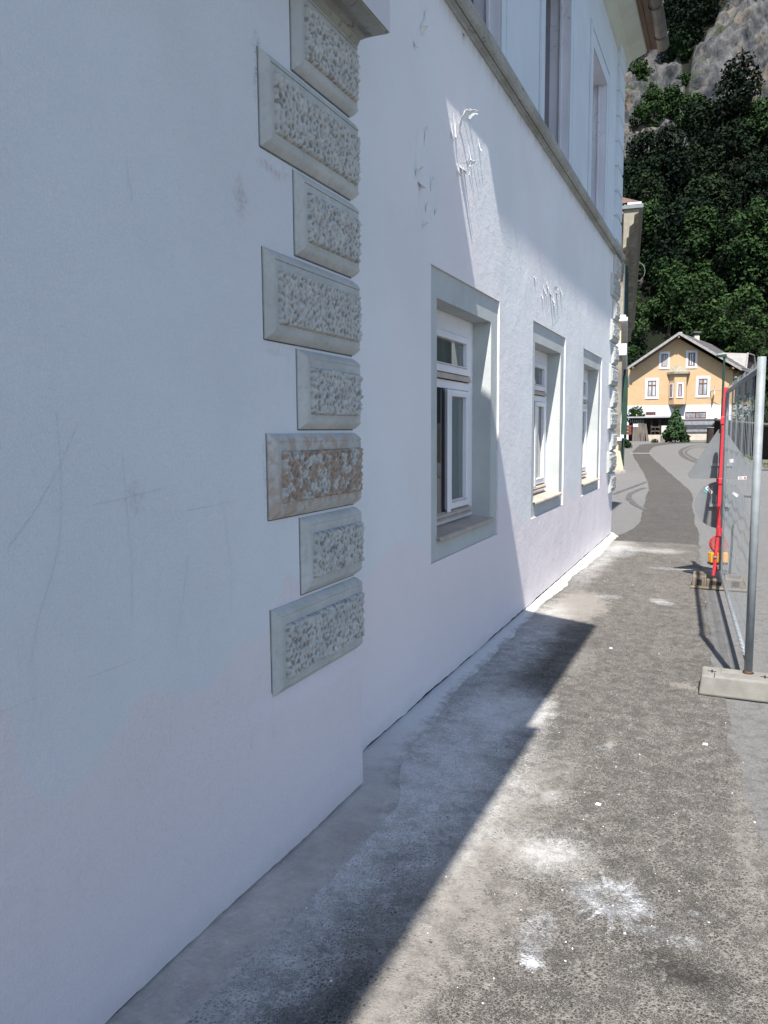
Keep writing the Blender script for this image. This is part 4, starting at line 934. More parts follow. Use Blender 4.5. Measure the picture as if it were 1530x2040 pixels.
def tree(label, x, y, s, k_, mat_=m_leaf, base=None, name='leafy_tree', tr=True, bright=.1, n=None):
    z = float(hill(x, y)) if base is None else base
    T = thing(name, label, 'tree', (x, y, z), 'trees at the foot of the forest')
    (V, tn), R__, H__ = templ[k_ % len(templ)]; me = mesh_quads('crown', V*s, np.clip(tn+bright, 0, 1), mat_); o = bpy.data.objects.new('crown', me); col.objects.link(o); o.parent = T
    tb = MB().tube([(x, y, z-.3), (x+.15*s, y, z+3.*s), (x-.1*s, y+.1, z+6.*s)], .2*s, 8, r1=.07*s)
    for q in range(4): tb.tube([(x+.1*s, y, z+(2.5+q*.9)*s), (x+1.5*s*math.cos(q*1.9), y+1.5*s*math.sin(q*1.9), z+(4+q*.9)*s)], .08*s, 6, r1=.03*s)
    add('trunk', tb, m_bark, T); return T
for (lb, x, y, s, kk, br) in [('rounded bright green tree behind the left roof slope of the yellow house', -10.6, 84, .86, 0, .15), ('fresh green tree filling the gap between cream building and yellow house', -13.2, 83, .85, 1, .05),
    ('tall mid green tree directly behind the ridge of the yellow house', -6.2, 87, .95, 2, -.05), ('broad green tree behind the chimneys of the yellow house', -2.6, 86, .95, 3, .05),
    ('olive green tree behind the dormer of the yellow house', .8, 84, .95, 4, .1), ('darker tree right of the dormer, partly behind the fence post', 4.2, 83, .9, 5, -.05), ('tall tree standing above the crown left of the yellow house gable', -9.5, 91, 1.05, 6, -.12),
    ('small low tree on the bank between the cream building and the yellow house roof', -9.2, 80.6, .62, 5, 0.), ('dark leafy tree well above the ridge of the yellow house', -4.2, 92.5, 1.1, 1, -.12), ('large tree above the dormer roof in front of the dark forest', 1.2, 91.5, 1.15, 0, -.1)]:
    tree(lb, x, y, s, kk, bright=br)
# shrubs on the cliffs
def shrub(label, px, py, s, seed, yy_=None):
    d = ray(px, py); tt = (-1.15*80-CAMH)/(d[2]-1.15*d[1]); p = C0+d*tt*.975
    r_ = np.random.default_rng(seed); V, tn = leaf_cloud(3000, .22, lobes_for(r_, 2.2, 4.2, 18), r_)
    T = thing('cliff_shrub', label, 'shrub', p, 'green shrubs growing on the rock faces'); me = mesh_quads('foliage', V*s-np.array([0, 0, 1.5]), np.clip(tn-.05, 0, 1), m_leaf); o = bpy.data.objects.new('foliage', me); col.objects.link(o); o.parent = T
    add('stem', MB().tube([p+[0, 0, -3], p+[.2, 0, 2*s]], .12, 6), m_bark, T)
for a in [('bright shrub on the pale rock just right of the upper corner blocks', 1272, 165, 1.0, 1), ('wide bush hanging below the pale rock face', 1300, 245, 1.2, 2), ('shrub at the foot of the big cliff, left part', 1345, 230, 1.1, 3), ('dark bush at the middle foot of the big cliff', 1385, 255, 1.2, 4),
          ('small bush in the cleft between the two rock faces', 1362, 175, .8, 5), ('bush at the right foot of the big cliff', 1440, 275, 1.3, 6), ('shrub at the right edge below the big cliff', 1505, 285, 1.3, 7), ('low green bush on the ledge under the gutter', 1300, 190, .7, 8), ('tree clinging above the notch where the two cliffs meet', 1352, 105, 1.3, 9), ('tree on the upper left shoulder of the big cliff', 1372, 55, 1.4, 10)]: shrub(*a)

# ------------------------------------------------------------------ end of the street: shed, gate, cabinet, fences
A = C0+ray(1242, 880)*61.; B = C0+ray(1331, 880)*59.5; A[2] = B[2] = gz(A[1])-.02; 
eS = (B-A); eS[2] = 0; LS = np.linalg.norm(eS); eS /= LS; nS = np.array([eS[1], -eS[0], 0]); sf = frame([A[0], A[1], 0], eS, nS)
def sp(px, py, off=0.): p = on_plane(px, py, A+nS*off, nS); d = p-A; return float(d@eS), float(p[2])
def srect(x0, y0, x1, y1, off=0.): a = sp(x0, y1, off); b = sp(x1, y0, off); return a[0], b[0], a[1], b[1]
g0 = gz(A[1])
SH = thing('carport', 'low dark carport with a pale flat roof edge in front of the yellow house', 'shed', sf(2., -1.5, g0))
u0, u1, z0, z1 = srect(1240, 829, 1336, 833); add('flat_roof', MB().box(u0, u1, -3.2, .25, z0, z1, fr=sf), m_pale, SH)
z0r = z0; add('back_wall', MB().box(u0, u1, -3.2, -3.1, g0, z0r, fr=sf), m_dwood, SH)
for k_, pxx in enumerate((1244, 1284, 1297, 1313)): u, _ = sp(pxx, 860); add('post', MB().box(u-.06, u+.06, -.25, -.13, g0, z0r, fr=sf), m_dwood, SH)
lat = MB()
for pxx in np.arange(1247, 1283, 4.1): u, _ = sp(pxx, 840); a = sp(pxx, 842)[1]; b = sp(pxx, 836)[1]; add('slat', MB().box(u-.03, u+.04, -.2, -.17, a, b, fr=sf), m_pale, SH)
add('hanging_cloth', MB().box(sp(1284, 0)[0], sp(1297, 0)[0], -.6, -.55, sp(1290, 862)[1], z0r-.05, fr=sf), m_slate, SH)
GT = thing('plank_gate', 'old grey gate of leaning weathered planks with a small white sign beside the carport', 'gate', sf(sp(1275, 882)[0], .1, g0))
for k_, pxx in enumerate(np.arange(1260, 1288, 2.7)):
    u, _ = sp(pxx, 870, .1); zt_ = sp(pxx, 843.5+.0*k_+random.uniform(-1, 1), .1)[1]; le = random.uniform(-.05, .05)+(.25 if pxx > 1282 else 0)
    add('plank', MB().hexa([sf(u+le*.6, .08, g0), sf(u+.1+le*.6, .08, g0), sf(u+.1+le*.6, .11, g0), sf(u+le*.6, .11, g0), sf(u-le*.5, .08, zt_), sf(u+.1-le*.5, .08, zt_), sf(u+.1-le*.5, .11, zt_), sf(u-le*.5, .11, zt_)]), m_wood, GT)
a = srect(1258, 847, 1288, 849, .1); add('rail', MB().box(a[0], a[1], .02, .075, a[2], a[3], fr=sf), m_wood, GT)
a = srect(1261.5, 844.5, 1271, 850.5, .15); sg = add('notice', MB().box(a[0], a[1], .12, .13, a[2], a[3], fr=sf), m_white, GT)
add('notice_print', MB().box(a[0]+.08, a[1]-.08, .13, .133, a[2]+.10, a[2]+.13, fr=sf).box(a[0]+.06, a[1]-.1, .13, .133, a[2]+.16, a[2]+.19, fr=sf), m_ink, sg)
BB = thing('board_screen', 'reddish brown horizontal boards left of the plank gate', 'fence', sf(sp(1250, 868)[0], 0, g0))
for y in (847, 853.5, 860): a = srect(1241, y, 1258, y+6, .0); add('board', MB().box(a[0], a[1], -.02, .02, a[2], a[3], fr=sf), m_brn, BB)
RW = thing('rubble_wall', 'low rubble stone wall at the foot of the brown boards', 'wall', sf(sp(1248, 880)[0], .2, g0))
for k_ in range(34):
    u = sp(1239, 0)[0]+random.random()*1.0; z = g0+random.random()*.42; r_ = .07+.05*random.random()
    me_ = MB(); bmx = bmesh.new(); bmesh.ops.create_icosphere(bmx, subdivisions=1, radius=r_)
    for v in bmx.verts: v.co *= 1+random.uniform(-.2, .2); v.co.z *= .7
    me_.v = [tuple(np.array(v.co)+sf(u, .12+.06*random.random(), z)) for v in bmx.verts]; me_.f = [tuple(v.index for v in f.verts) for f in bmx.faces]; bmx.free()
    add('stone', me_, m_stone, RW)
LW = thing('low_wall', 'low beige rendered wall with a timber rail between gate and cabinet', 'wall', sf(sp(1305, 880)[0], 0, g0))
a = srect(1289, 866, 1317, 884, .0); add('wall', MB().box(a[0], a[1], -.1, .05, g0, a[3], fr=sf), m_sand, LW)
for y in (850, 858): a = srect(1297, y, 1316, y+1.5); add('rail', MB().box(a[0], a[1], -.03, .03, a[2], a[3], fr=sf), m_wood, LW)
for x in (1297, 1305, 1315): a = srect(x-1, 849, x+1, 868); add('post', MB().box(a[0], a[1], -.05, .04, a[2], a[3], fr=sf), m_dwood, LW)
CBN = thing('utility_cabinet', 'pale two-part electricity cabinet beside the conical bush', 'cabinet', sf(sp(1324, 880)[0], .3, g0))
a = srect(1317.3, 868.5, 1330.2, 880, .3); add('base', MB().box(a[0], a[1], .0, .3, g0, a[3]-.02, fr=sf), m_conc, CBN, bevel=.01)
b_ = srect(1317, 848, 1330.5, 868, .3); add('housing', MB().box(b_[0], b_[1], -.02, .32, a[3]-.01, b_[3], fr=sf), m_cab, CBN, bevel=.02)
a2 = srect(1324.5, 857, 1326, 864, .3); add('handle', MB().box(a2[0], a2[1], .32, .345, a2[2], a2[3], fr=sf), m_blk, CBN)
a2 = srect(1326.5, 852, 1328, 853.5, .3); add('lock', MB().box(a2[0], a2[1], .32, .335, a2[2], a2[3], fr=sf), m_blk, CBN)
# slatted screen fence and its wall, right of the bush
F0 = C0+ray(1340, 870)*58.5; F1 = C0+ray(1450, 868)*57.5; eF = F1-F0; eF[2] = 0; LF = np.linalg.norm(eF); eF /= LF; nF = np.array([eF[1], -eF[0], 0]); ff = frame([F0[0], F0[1], 0], eF, nF)
def fp(px, py): p = on_plane(px, py, F0, nF); return float((p-F0)@eF), float(p[2])
SF = thing('screen_fence', 'dark grey screen fence with two rows of pale pickets below the yellow house', 'fence', ff(LF/2, 0, gz(F0[1])))
for (ya, yb) in ((835, 838.5), (847, 854.8), (860.6, 864.5)):
    z1_ = fp(1390, ya)[1]; z0_2 = fp(1390, yb)[1]; add('board', MB().box(0, LF, -.03, .03, z0_2, z1_, fr=ff), m_slate, SF)
for (ya, yb) in ((838.5, 847), (854.8, 860.6)):
    z1_ = fp(1390, ya)[1]; z0_2 = fp(1390, yb)[1]; zm = (z0_2+z1_)/2
    pk_ = MB()
    for u in np.arange(.05, LF, .085): pk_.box(u, u+.052, -.015, .012, z0_2+.02, z1_-.02, fr=ff)
    add('pickets', pk_, m_pale, SF, kind='stuff')
    add('backing_board', MB().box(0, LF, -.06, -.035, zm-.03, zm+.03, fr=ff).box(0, LF, -.3, -.28, z0_2, z1_, fr=ff), m_slate, SF)
BW = thing('kerb_wall', 'low beige rendered wall carrying the dark screen fence', 'wall', ff(LF/2, .1, gz(F0[1])-.1))
z1_ = fp(1390, 864.5)[1]; add('wall', MB().box(-.5, LF, -.2, .15, gz(F0[1])-.2, z1_, fr=ff), m_sand, BW); add('footing', MB().box(-.5, LF, .15, .3, gz(F0[1])-.2, gz(F0[1])+.12, fr=ff), m_conc, BW)
# conical bush
bp = C0+ray(1345, 880)*56.5; bp[2] = gz(bp[1])
rB = np.random.default_rng(3); lb = [(.55*(1-k_/26)*math.cos(k_*2.4)*1.2, .5*(1-k_/26)*math.sin(k_*2.4)*1.2, .3+2.1*(k_/26), .34*(1-.62*k_/26)) for k_ in range(26)]
V, tn = leaf_cloud(2600, .13, lb, rB, elong=2.6)
BU = thing('conical_bush', 'bushy green conifer between the cabinet and the screen fence', 'bush', bp); me = mesh_quads('foliage', V, np.clip(tn+.05, 0, 1), m_conif); o = bpy.data.objects.new('foliage', me); col.objects.link(o); o.parent = BU
add('stem', MB().tube([bp, bp+[0, 0, 1.9]], .05, 6), m_bark, BU)
def small_bush(name, label, c, r_, h, n, size, seed, m=m_leaf, cat='bush'):
    rq = np.random.default_rng(seed); V, tn = leaf_cloud(n, size, lobes_for(rq, r_, h, 12), rq); T = thing(name, label, cat, c)
    me = mesh_quads('foliage', V, np.clip(tn+.05, 0, 1), m); o = bpy.data.objects.new('foliage', me); col.objects.link(o); o.parent = T
    st_ = MB()
    for q in range(5): st_.tube([np.array(c), np.array(c)+[r_*.5*math.cos(q*1.3), r_*.5*math.sin(q*1.3), h*.8]], .015, 5)
    add('stem', st_, m_bark, T); return T
c_ = C0+ray(1269, 838)*65.; small_bush('garden_shrub', 'leafy green shrub showing above the carport roof', (c_[0], c_[1], 1.6), .95, 1.7, 900, .13, 4)
c_ = on_street(1247, 893); small_bush('roadside_weeds', 'green weeds growing at the foot of the rubble wall', (c_[0], c_[1], gz(c_[1])), .45, .45, 500, .07, 6, cat='plant')
c_ = on_street(1305, 882); small_bush('wall_weeds', 'small tuft of weeds in front of the low beige wall', (c_[0], c_[1], gz(c_[1])), .3, .25, 250, .06, 8, cat='plant')

# vertical log wall along the right side, with plants above
W0 = np.array([-.9, 56.5]); W1 = np.array([1.75, 30.5]); W2 = np.array([2.6, 22.5])
LGW = thing('timber_wall', 'dark retaining wall of upright timbers along the right side of the street', 'wall', (W1[0], W1[1], gz(W1[1])))
lg = MB(); ln_ = np.linalg.norm(W1-W0); dW = (W1-W0)/ln_
for k_ in range(int(ln_/.17)):
    c_ = W0+dW*(k_*.17+.08); zb_ = gz(c_[1]); top = zb_+1.62-.008*k_*.17+.04*random.random()+(.0 if k_ > 3 else .1); w_ = .075
    lg.box(c_[0]-w_, c_[0]+w_, c_[1]-w_, c_[1]+w_, zb_-.1, top)
add('timbers', lg, m_dwood, LGW, kind='stuff')
add('top_rail', MB().tube([(W0[0], W0[1], gz(W0[1])+1.6), (W1[0], W1[1], gz(W1[1])+1.42)], .09, 8), m_wood, LGW)
BK = thing('earth_bank', 'earth bank behind the upright timbers with rough grass on top', 'bank', (6, 44, .4))
add('soil', MB().hexa([(W1[0]+.12, W1[1], 0), (14, W1[1], 0), (14, 57, 0), (W0[0]+.12, W0[1], 0), (W1[0]+.12, W1[1], 1.45), (14, W1[1], 1.9), (14, 57, 2.2), (W0[0]+.12, W0[1], 1.9)]), simple('rough_soil', (.07, .065, .04), (.04, .045, .022), 2., .95, .05, 3), BK)
PLN = thing('timber_planter', 'round dark timber planter with low plants at the bend of the street', 'planter', (on_street(1418, 884)[0], on_street(1418, 884)[1], gz(55)))
pc = C0+ray(1421, 880)*54.; r_ = .42*1.0
pm = MB()
for k_ in range(18):
    a_ = k_*2*math.pi/18; add('stave', MB().box(-.07, .07, -.03, .03, gz(pc[1])-.05, gz(pc[1])+1.12, fr=frame([pc[0]+r_*math.cos(a_), pc[1]+r_*math.sin(a_), 0], (-math.sin(a_), math.cos(a_), 0), (math.cos(a_), math.sin(a_), 0))), m_dwood, PLN)
add('hoop', MB().tube([(pc[0]+(r_+.04)*math.cos(a_), pc[1]+(r_+.04)*math.sin(a_), gz(pc[1])+1.08) for a_ in np.linspace(0, 6.283, 25)], .03, 6, caps=False), m_verge, PLN)
add('earth', MB().tube([(pc[0], pc[1], .5), (pc[0], pc[1], gz(pc[1])+1.0)], r_-.03, 16), m_dwood, PLN)
small_bush('planter_plants', 'low green plants growing out of the round timber planter', (pc[0], pc[1], gz(pc[1])+1.0), .4, .3, 300, .06, 12, cat='plant')
for (lb_, px, D, z_, r__, h_, n_, s_) in [('sparse feathery shrub seen through the mesh fence', 1492, 40, 1.5, 1.0, 2.0, 520, .10), ('low reddish shrub on the timber wall behind the red mast', 1464, 42, 1.6, .5, .6, 400, .08), ('thin tall shrub right of the lamp posts behind the fence', 1515, 42, 1.4, .8, 2.3, 350, .10)]:
    c_ = C0+ray(px, 855)*D; small_bush('bank_shrub', lb_, (c_[0], c_[1], z_), r__, h_, n_, s_, int(px))
# grass at the foot of the bank
gr = MB(); tn_ = []
for k_ in range(7000):
    f = random.random(); c_ = W1+(W2-W1)*f*1.0+np.array([random.uniform(-.35, 3.)*(.3+.7*random.random()), 0]) if k_ < 4500 else W0+dW*random.random()*ln_+np.array([-abs(random.gauss(0, .16)), 0])
    h = random.uniform(.04, .16); a_ = random.random()*6.28; dx, dy = .012*math.cos(a_), .012*math.sin(a_); z = gz(c_[1])
    gr.v += [(c_[0]-dx*2, c_[1]-dy*2, z), (c_[0]+dx*2, c_[1]+dy*2, z), (c_[0]+random.gauss(0, .04), c_[1]+random.gauss(0, .04), z+h)]; b_ = len(gr.v); gr.f.append((b_-3, b_-2, b_-1)); tn_.append(random.random())
gg = add('verge_grass', gr, m_grass, loc=(W2[0], W2[1], 0)); a_ = gg.data.attributes.new('tint', 'FLOAT', 'FACE'); a_.data.foreach_set('value', np.array(tn_, np.float32)); tag(gg, 'rough green grass along the foot of the timber wall', 'grass', kind='stuff')
TB = thing('timber_stack', 'two grey old boards lying on the grass beside the timber wall', 'boards', (2.2, 29.3, gz(29.)))
for (dz, dy, l_) in ((.12, 0, 2.6), (.32, -.4, 2.2)): add('board', MB().box(1.1+dy*.3, 1.1+l_, 29.+dy, 29.2+dy, gz(29)+dz-.06, gz(29)+dz+.04), m_wood, TB)

# lamp posts
def lamp(label, px, ytop, D, basez, arm):
    top = C0+ray(px, ytop)*D; T = thing('street_lamp', label, 'street lamp', (top[0], top[1], basez), 'green street lamps')
    add('pole', MB().tube([(top[0], top[1], basez), (top[0], top[1], basez+2.), (top[0], top[1], top[2])], .075, 10, r1=.055), m_green, T)
    add('lamp_head', MB().hexa([(top[0]-arm, top[1]-.1, top[2]-.02), (top[0]+.12, top[1]-.1, top[2]-.12), (top[0]+.12, top[1]+.12, top[2]-.12), (top[0]-arm, top[1]+.12, top[2]-.02), (top[0]-arm, top[1]-.1, top[2]+.06), (top[0]+.12, top[1]-.1, top[2]+.1), (top[0]+.12, top[1]+.12, top[2]+.1), (top[0]-arm, top[1]+.12, top[2]+.06)]), m_green, T, bevel=.02, weld=True)
    add('lamp_glass', MB().box(top[0]-arm+.1, top[0]-.08, top[1]-.11, top[1]+.1, top[2]+.055, top[2]+.13), m_pale, T, bevel=.02); return T
lamp('green street lamp whose head overlaps the roof of the yellow house', 1443, 709, 42., gz(40), .42)
lamp('second green street lamp seen through the mesh fence', 1471, 754, 55., 1.2, .35)

# ------------------------------------------------------------------ fence panel, feet, sign
PN, PF = np.array([.155, 5.03]), np.array([-.035, 8.25])
FP = thing('mesh_fence_panel', 'galvanised wire mesh fence panel standing along the pavement edge', 'fence', (PN[0], PN[1], .1))
def fpz(f, z, off=0.): p = PN+(PF-PN)*f; return np.array([p[0]+off, p[1], z])
ZT, ZL = 1.955, .19
add('near_post', MB().tube([fpz(0, .085), fpz(0, ZT+.06)], .0235, 14), m_steel, FP, smooth=True)
add('rust_collar', MB().tube([fpz(0, .128), fpz(0, .142)], .0245, 14), m_rust, FP)
def arc(f0, z0, f1, z1, n=6): return [fpz(f0+(f1-f0)*(1-math.cos(q)), z0+(z1-z0)*math.sin(q)) for q in np.linspace(0, math.pi/2, n)]
add('far_post', MB().tube([fpz(.995, .085), fpz(.995, ZT-.08)]+arc(.995, ZT-.08, .97, ZT)[1:], .019, 12), m_steel, FP, smooth=True)
add('top_rail', MB().tube([fpz(.97, ZT), fpz(.01, ZT)], .019, 12), m_steel, FP, smooth=True)
add('bottom_rail', MB().tube([fpz(.99, ZL), fpz(.0, ZL-.02)], .015, 10), m_steel, FP, smooth=True)
wm = MB()
for k_ in range(1, 33): f = k_/33.; wm.tube([fpz(f, ZL-.02, .0), fpz(f, ZT+.055, .004*math.sin(k_))], .0015, 5, caps=False)
for (z, o_) in ((.36, 0), (.60, -.0), (.98, .012), (1.03, .03), (1.08, .012), (1.42, 0), (1.72, .0)): wm.tube([fpz(0, z, o_), fpz(.995, z, o_)], .0014, 5, caps=False)
add('wire_mesh', wm, m_steel, FP, kind='stuff')
# concrete foot
NF = thing('concrete_fence_foot', 'grey cast concrete foot holding the near fence post', 'fence foot', (.23, 4.98, 0))
x0, x1, y0, y1, zt_ = -.115, .62, 4.87, 5.10, .128
fm_ = MB().hexa([(x0, y0, .006), (x1, y0, .006), (x1, y1, .006), (x0, y1, .006), (x0+.012, y0+.016, zt_), (x1-.012, y0+.016, zt_), (x1-.012, y1-.016, zt_), (x0+.012, y1-.016, zt_)])
add('block', fm_, m_conc, NF, bevel=.012)
add('raised_pad', MB().box(.005, .105, 4.955, 5.055, zt_-.001, zt_+.006), m_conc, NF, bevel=.003)
for cx_ in (-.045, .245, .29):
    add('cross_mark', MB().box(cx_-.024, cx_+.024, 4.975, 4.986, zt_-.002, zt_+.0015).box(cx_-.005, cx_+.005, 4.955, 5.01, zt_-.002, zt_+.0016), m_dark, NF)
add('groove_line', MB().box(-.032, -.028, 4.88, 4.96, zt_-.002, zt_+.0015).box(.268, .272, 4.887, 4.95, zt_-.002, zt_+.0014), m_dark, NF)
add('post_socket', MB().tube([(PN[0], PN[1], zt_-.01), (PN[0], PN[1], zt_+.004)], .032, 14), m_blk, NF)
PFt = thing('plastic_fence_foot', 'brownish recycled plastic foot under the far end of the fence and the sign', 'fence foot', (-.05, 8.4, 0))
x0, x1, y0, y1, zt_ = -.29, .20, 8.22, 8.52, .12
pb = MB().box(x0, x0+.13, y0, y1, .006, zt_+.012).box(x0+.1305, x0+.30, y0+.03, y1, .006, zt_-.02).box(x0+.3005, x1, y0+.01, y1, .006, zt_).box(x0-.015, x1+.02, y0-.012, y1+.02, .0055, .028)
add('body', pb, m_plast, PFt, bevel=.008)
for (a, b, c, d_) in ((x0+.045, x0+.09, .04, .10), (x0+.36, x0+.43, .045, .10), (x0+.17, x0+.27, .045, .085)): add('pocket', MB().box(a, b, y0-.002+(.03 if a > x0+.1 and a < x0+.3 else (.01 if a > x0+.3 else 0)), y0+.02+(.03 if a > x0+.1 and a < x0+.3 else (.01 if a > x0+.3 else 0)), c, d_), m_dwood, PFt)
for k_ in range(3): add('slot', MB().box(x0+.02, x0+.11, y0+.08+.06*k_, y0+.095+.06*k_, zt_+.011, zt_+.0135), m_dwood, PFt); add('slot', MB().box(x0+.33, x0+.45, y0+.08+.06*k_, y0+.1+.06*k_, zt_-.001, zt_+.0015), m_dwood, PFt)

SG = thing('folding_road_sign', 'folding road sign seen from behind, grey triangle over grey disc on a red mast', 'road sign', (-.07, 8.6, 0))
YM = 8.58
mt = on_y(1447, 771, YM); mbm = on_y(1428, 1100, YM)
def my(z): f = (z-mbm[2])/(mt[2]-mbm[2]); return mbm[0]+(mt[0]-mbm[0])*f
add('mast', MB().hexa([(my(.12)-.018, YM-.02, .13), (my(.12)+.018, YM-.02, .13), (my(.12)+.018, YM+.02, .13), (my(.12)-.018, YM+.02, .13), (mt[0]-.023, YM-.02, mt[2]), (mt[0]+.023, YM-.02, mt[2]), (mt[0]+.023, YM+.02, mt[2]), (mt[0]-.023, YM+.02, mt[2])]), m_red, SG, bevel=.004)
zc_ = on_y(1443, 838, YM)[2]; add('sleeve', MB().box(my(zc_)-.036, my(zc_)+.032, YM-.03, YM+.03, zc_-.035, zc_+.04), m_red, SG, bevel=.005)
zc_ = on_y(1430, 958, YM)[2]; add('clamp', MB().box(my(zc_)-.045, my(zc_)+.03, YM-.03, YM+.03, zc_-.03, zc_+.03), m_red, SG, bevel=.005)
# triangular plate
YT = YM+.035
tv = [on_y(1437, 848, YT), on_y(1511, 952, YT), on_y(1366, 952, YT)]
def rounded(vs, r, n=5):
    out = []; N = len(vs)
    for i in range(N):
        p = vs[i]; a = vs[i-1]-p; b = vs[(i+1) % N]-p; a /= np.linalg.norm(a); b /= np.linalg.norm(b); cang = math.acos(float(a@b)); d = r/math.tan(cang/2)
        s_ = p+a*d; e_ = p+b*d; c = p+(a+b)/np.linalg.norm(a+b)*(r/math.sin(cang/2))
        for k_ in range(n+1):
            q = s_*(1-k_/n)+e_*(k_/n); q = c+(q-c)/np.linalg.norm(q-c)*r; out.append(q)
    return out
def plate(name, pts, th, m, par):
    b = MB(); n = len(pts); b.v = [tuple(p) for p in pts]+[tuple(p+np.array([0, th, 0])) for p in pts]; b.f = [tuple(range(n)), tuple(range(n, 2*n))[::-1]]+[(i, i+n, (i+1) % n+n, (i+1) % n) for i in range(n)]
    return add(name, b, m, par)
tri = plate('triangle_plate', rounded(tv, .035), .004, m_alu, SG)
add('red_border', MB().tube([p+np.array([0, .003, 0]) for p in rounded(tv, .035)+[rounded(tv, .035)[0]]], .004, 5, caps=False), m_alu, tri)
dc = on_y(1434, 1006, YT+.02); dr = .243
plate('disc_plate', [dc+dr*np.array([math.cos(q), 0, math.sin(q)]) for q in np.linspace(0, 2*math.pi, 49)[:-1]], .004, m_alu, SG)
br = on_y(1434, 1006, YT+.02)
add('plate_bracket', MB().box(my(1.25)-.10, my(1.25)+.10, YT-.012, YT-.001, 1.22, 1.25).box(my(.8)-.1, my(.8)+.1, YT-.012, YT+.018, .80, .83), m_steel, SG)
def sticker(px, py, w_, h_, rot, m, yv, inks=()):
    c = on_y(px, py, yv); ca, sa = math.cos(rot), math.sin(rot)
    P_ = lambda a, b, o_=0.: (c[0]+a*ca-b*sa, yv-o_, c[2]+a*sa+b*ca)
    s_ = add('sticker', MB().face([P_(-w_/2, -h_/2), P_(w_/2, -h_/2), P_(w_/2, h_/2), P_(-w_/2, h_/2)]), m, SG)
    for (a0_, a1_, b0_, b1_, mm) in inks: add('sticker_print', MB().face([P_(a0_, b0_, .0006), P_(a1_, b0_, .0006), P_(a1_, b1_, .0006), P_(a0_, b1_, .0006)]), mm, s_)
sticker(1413, 976.5, .085, .032, R(-48), m_white, YT+.017, [(-.034, -.022, -.008, .009, m_dark), (-.018, .03, -.002, .003, m_ink), (.02, .036, -.011, -.003, m_ink)])
sticker(1405, 979, .034, .016, R(-38), m_teal, YT+.0168)
sticker(1457, 918, .04, .035, R(10), m_white, YT-.002); sticker(1479, 952, .085, .03, R(3), m_white, YT-.002, [(-.035, .0, -.004, .004, m_ink), (.012, .036, -.01, .008, m_ink)]); sticker(1465, 985, .06, .03, R(-35), m_white, YT+.017)
# front leg
lt = C0+ray(1445, 948)*7.62; lb2 = C0+ray(1421, 1147)*7.55
md_ = (lt+lb2)/2
add('front_leg', MB().tube([lt, lt*.5+md_*.5, md_], .011, 8).tube([md_, lb2], .0155, 8), m_red, SG)
add('leg_joint', MB().tube([C0+ray(1434, 1052)*7.57, C0+ray(1432, 1068)*7.57], .026, 8), m_red, SG)
add('hose_clamp', MB().tube([C0+ray(1424.5, 1108)*7.56, C0+ray(1424, 1111)*7.56], .026, 10), m_steel, SG)
add('cross_bar', MB().tube([(dc[0]+.06, YT+.06, dc[2]+.1), (dc[0]+.31, YT+.05, dc[2]+.09)], .011, 8).tube([(dc[0]+.12, YT+.06, .08), (dc[0]+.14, YT+.06, dc[2]+.2)], .012, 8), m_blk, SG)
# warning lamp
LMP = thing('warning_lamp', 'yellow battery warning lamp with round red lens clipped to the red sign leg', 'warning lamp', (float((C0+ray(1429, 1125)*7.62)[0]), float((C0+ray(1429, 1125)*7.62)[1]), .25))
lc = C0+ray(1430, 1110)*7.68; lw = .085; lh = .05
lfr = frame(lc, _r0, np.array([math.sin(YAW), -math.cos(YAW), 0]))
add('housing', MB().box(-lw, lw, -.04, .04, -lh, lh, fr=lfr), m_yel, LMP, bevel=.006)
for u in np.arange(-lw+.012, lw-.004, .016): add('rib', MB().box(u, u+.006, .04, .045, -lh+.004, lh-.004, fr=lfr), m_yel, LMP)
add('base_cap', MB().box(-lw-.002, lw+.002, -.042, .042, -lh-.022, -lh-.001, fr=lfr), m_blk, LMP, bevel=.004)
cz = lc+np.array([0, 0, lh+.085]); dv_ = np.array([math.sin(YAW), -math.cos(YAW), 0])
add('lens', MB().tube([cz-dv_*.03, cz-dv_*.022, cz+dv_*.022, cz+dv_*.03], .082, 28), m_lens, LMP, smooth=False)
add('lens_ring', MB().tube([cz+.084*(math.cos(q)*_r0+math.sin(q)*np.array([0, 0, 1.])) for q in np.linspace(0, 6.2832, 33)], .006, 6, caps=False), m_red, LMP)
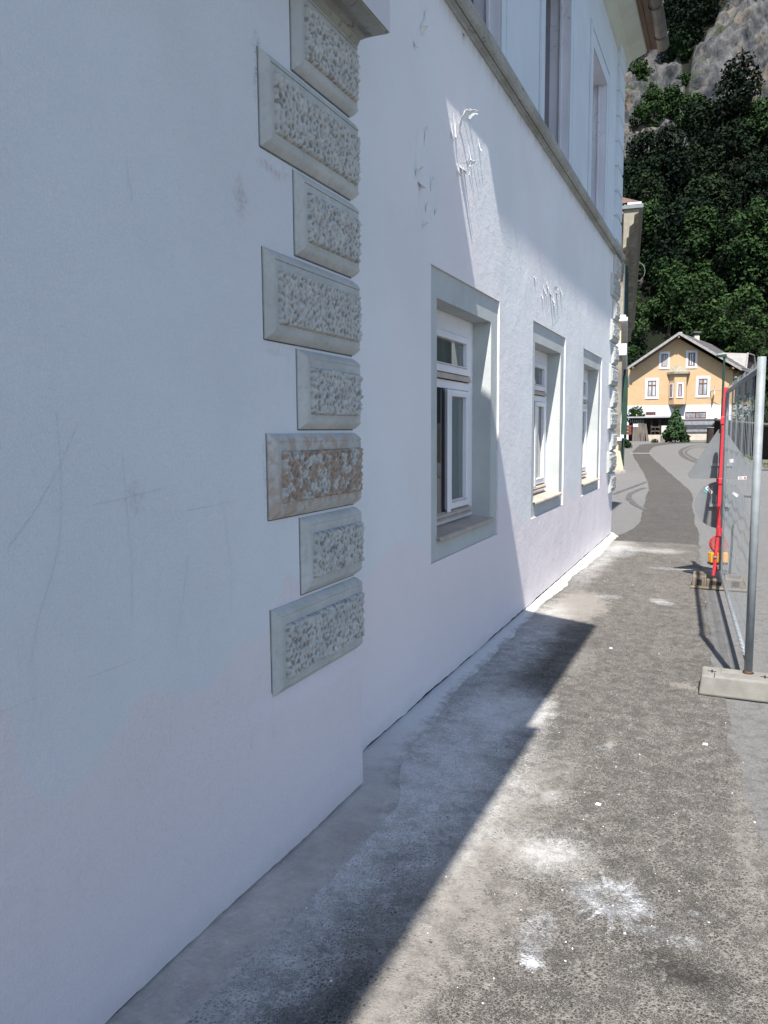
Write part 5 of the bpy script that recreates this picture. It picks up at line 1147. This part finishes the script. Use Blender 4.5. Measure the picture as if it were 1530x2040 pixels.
add('lens_neck', MB().box(-.02, .02, -.02, .02, lh, lh+.012, fr=lfr), m_yel, LMP)

# ------------------------------------------------------------------ small debris on the pavement
rd = random.Random(4); db = MB()
def pebble(b, x, y, z, r_):
    bmx = [(r_*rd.uniform(.6, 1.3)*math.cos(q+rd.uniform(-.3, .3)), r_*rd.uniform(.6, 1.3)*math.sin(q+rd.uniform(-.3, .3))) for q in np.arange(0, 6.2, 1.05)]
    n = len(bmx); i0 = len(b.v); h = r_*rd.uniform(.4, .9); b.v += [(x+p[0], y+p[1], z) for p in bmx]+[(x+p[0]*.7, y+p[1]*.7, z+h) for p in bmx]
    b.f.append(tuple(i0+n+i for i in range(n))); b.f += [(i0+i, i0+(i+1) % n, i0+n+(i+1) % n, i0+n+i) for i in range(n)]
for k_ in range(330):
    y = rd.uniform(1.6, 11) if k_ < 240 else rd.gauss(2.6, .5); x = rd.uniform(-1.45, .12) if k_ < 240 else rd.gauss(-.4, .3)
    if -1.5 < x < .16: pebble(db, x, y, .0035, abs(rd.gauss(.0004, .0014))+.0009)
o = add('plaster_crumbs', db, m_white); tag(o, 'scattered crumbs of white plaster on the dark pavement', 'plaster crumbs', kind='stuff')
for (px, py, s_, lb_) in ((1405, 1485, .013, 'small square white chip on the dark asphalt right of the shadow'), (1192, 1605, .012, 'flat white plaster chip lying in the middle of the pavement'), (1217, 1293, .012, 'white chip on the pavement just beyond the pointed shadow corner'), (1060, 1922, .014, 'white lump of plaster in the splash nearest the camera')):
    p = on_z(px, py); c_ = MB(); c_.hexa([(p[0]-s_, p[1]-s_*.6, .005), (p[0]+s_*.8, p[1]-s_*.7, .005), (p[0]+s_, p[1]+s_*.6, .005), (p[0]-s_*.8, p[1]+s_*.7, .005), (p[0]-s_*.9, p[1]-s_*.5, .010), (p[0]+s_*.7, p[1]-s_*.6, .011), (p[0]+s_*.9, p[1]+s_*.5, .010), (p[0]-s_*.7, p[1]+s_*.6, .010)])
    tag(add('plaster_chip', c_, m_white), lb_, 'plaster chip')
for o in bpy.data.objects:
    if '_loc' in o: del o['_loc']
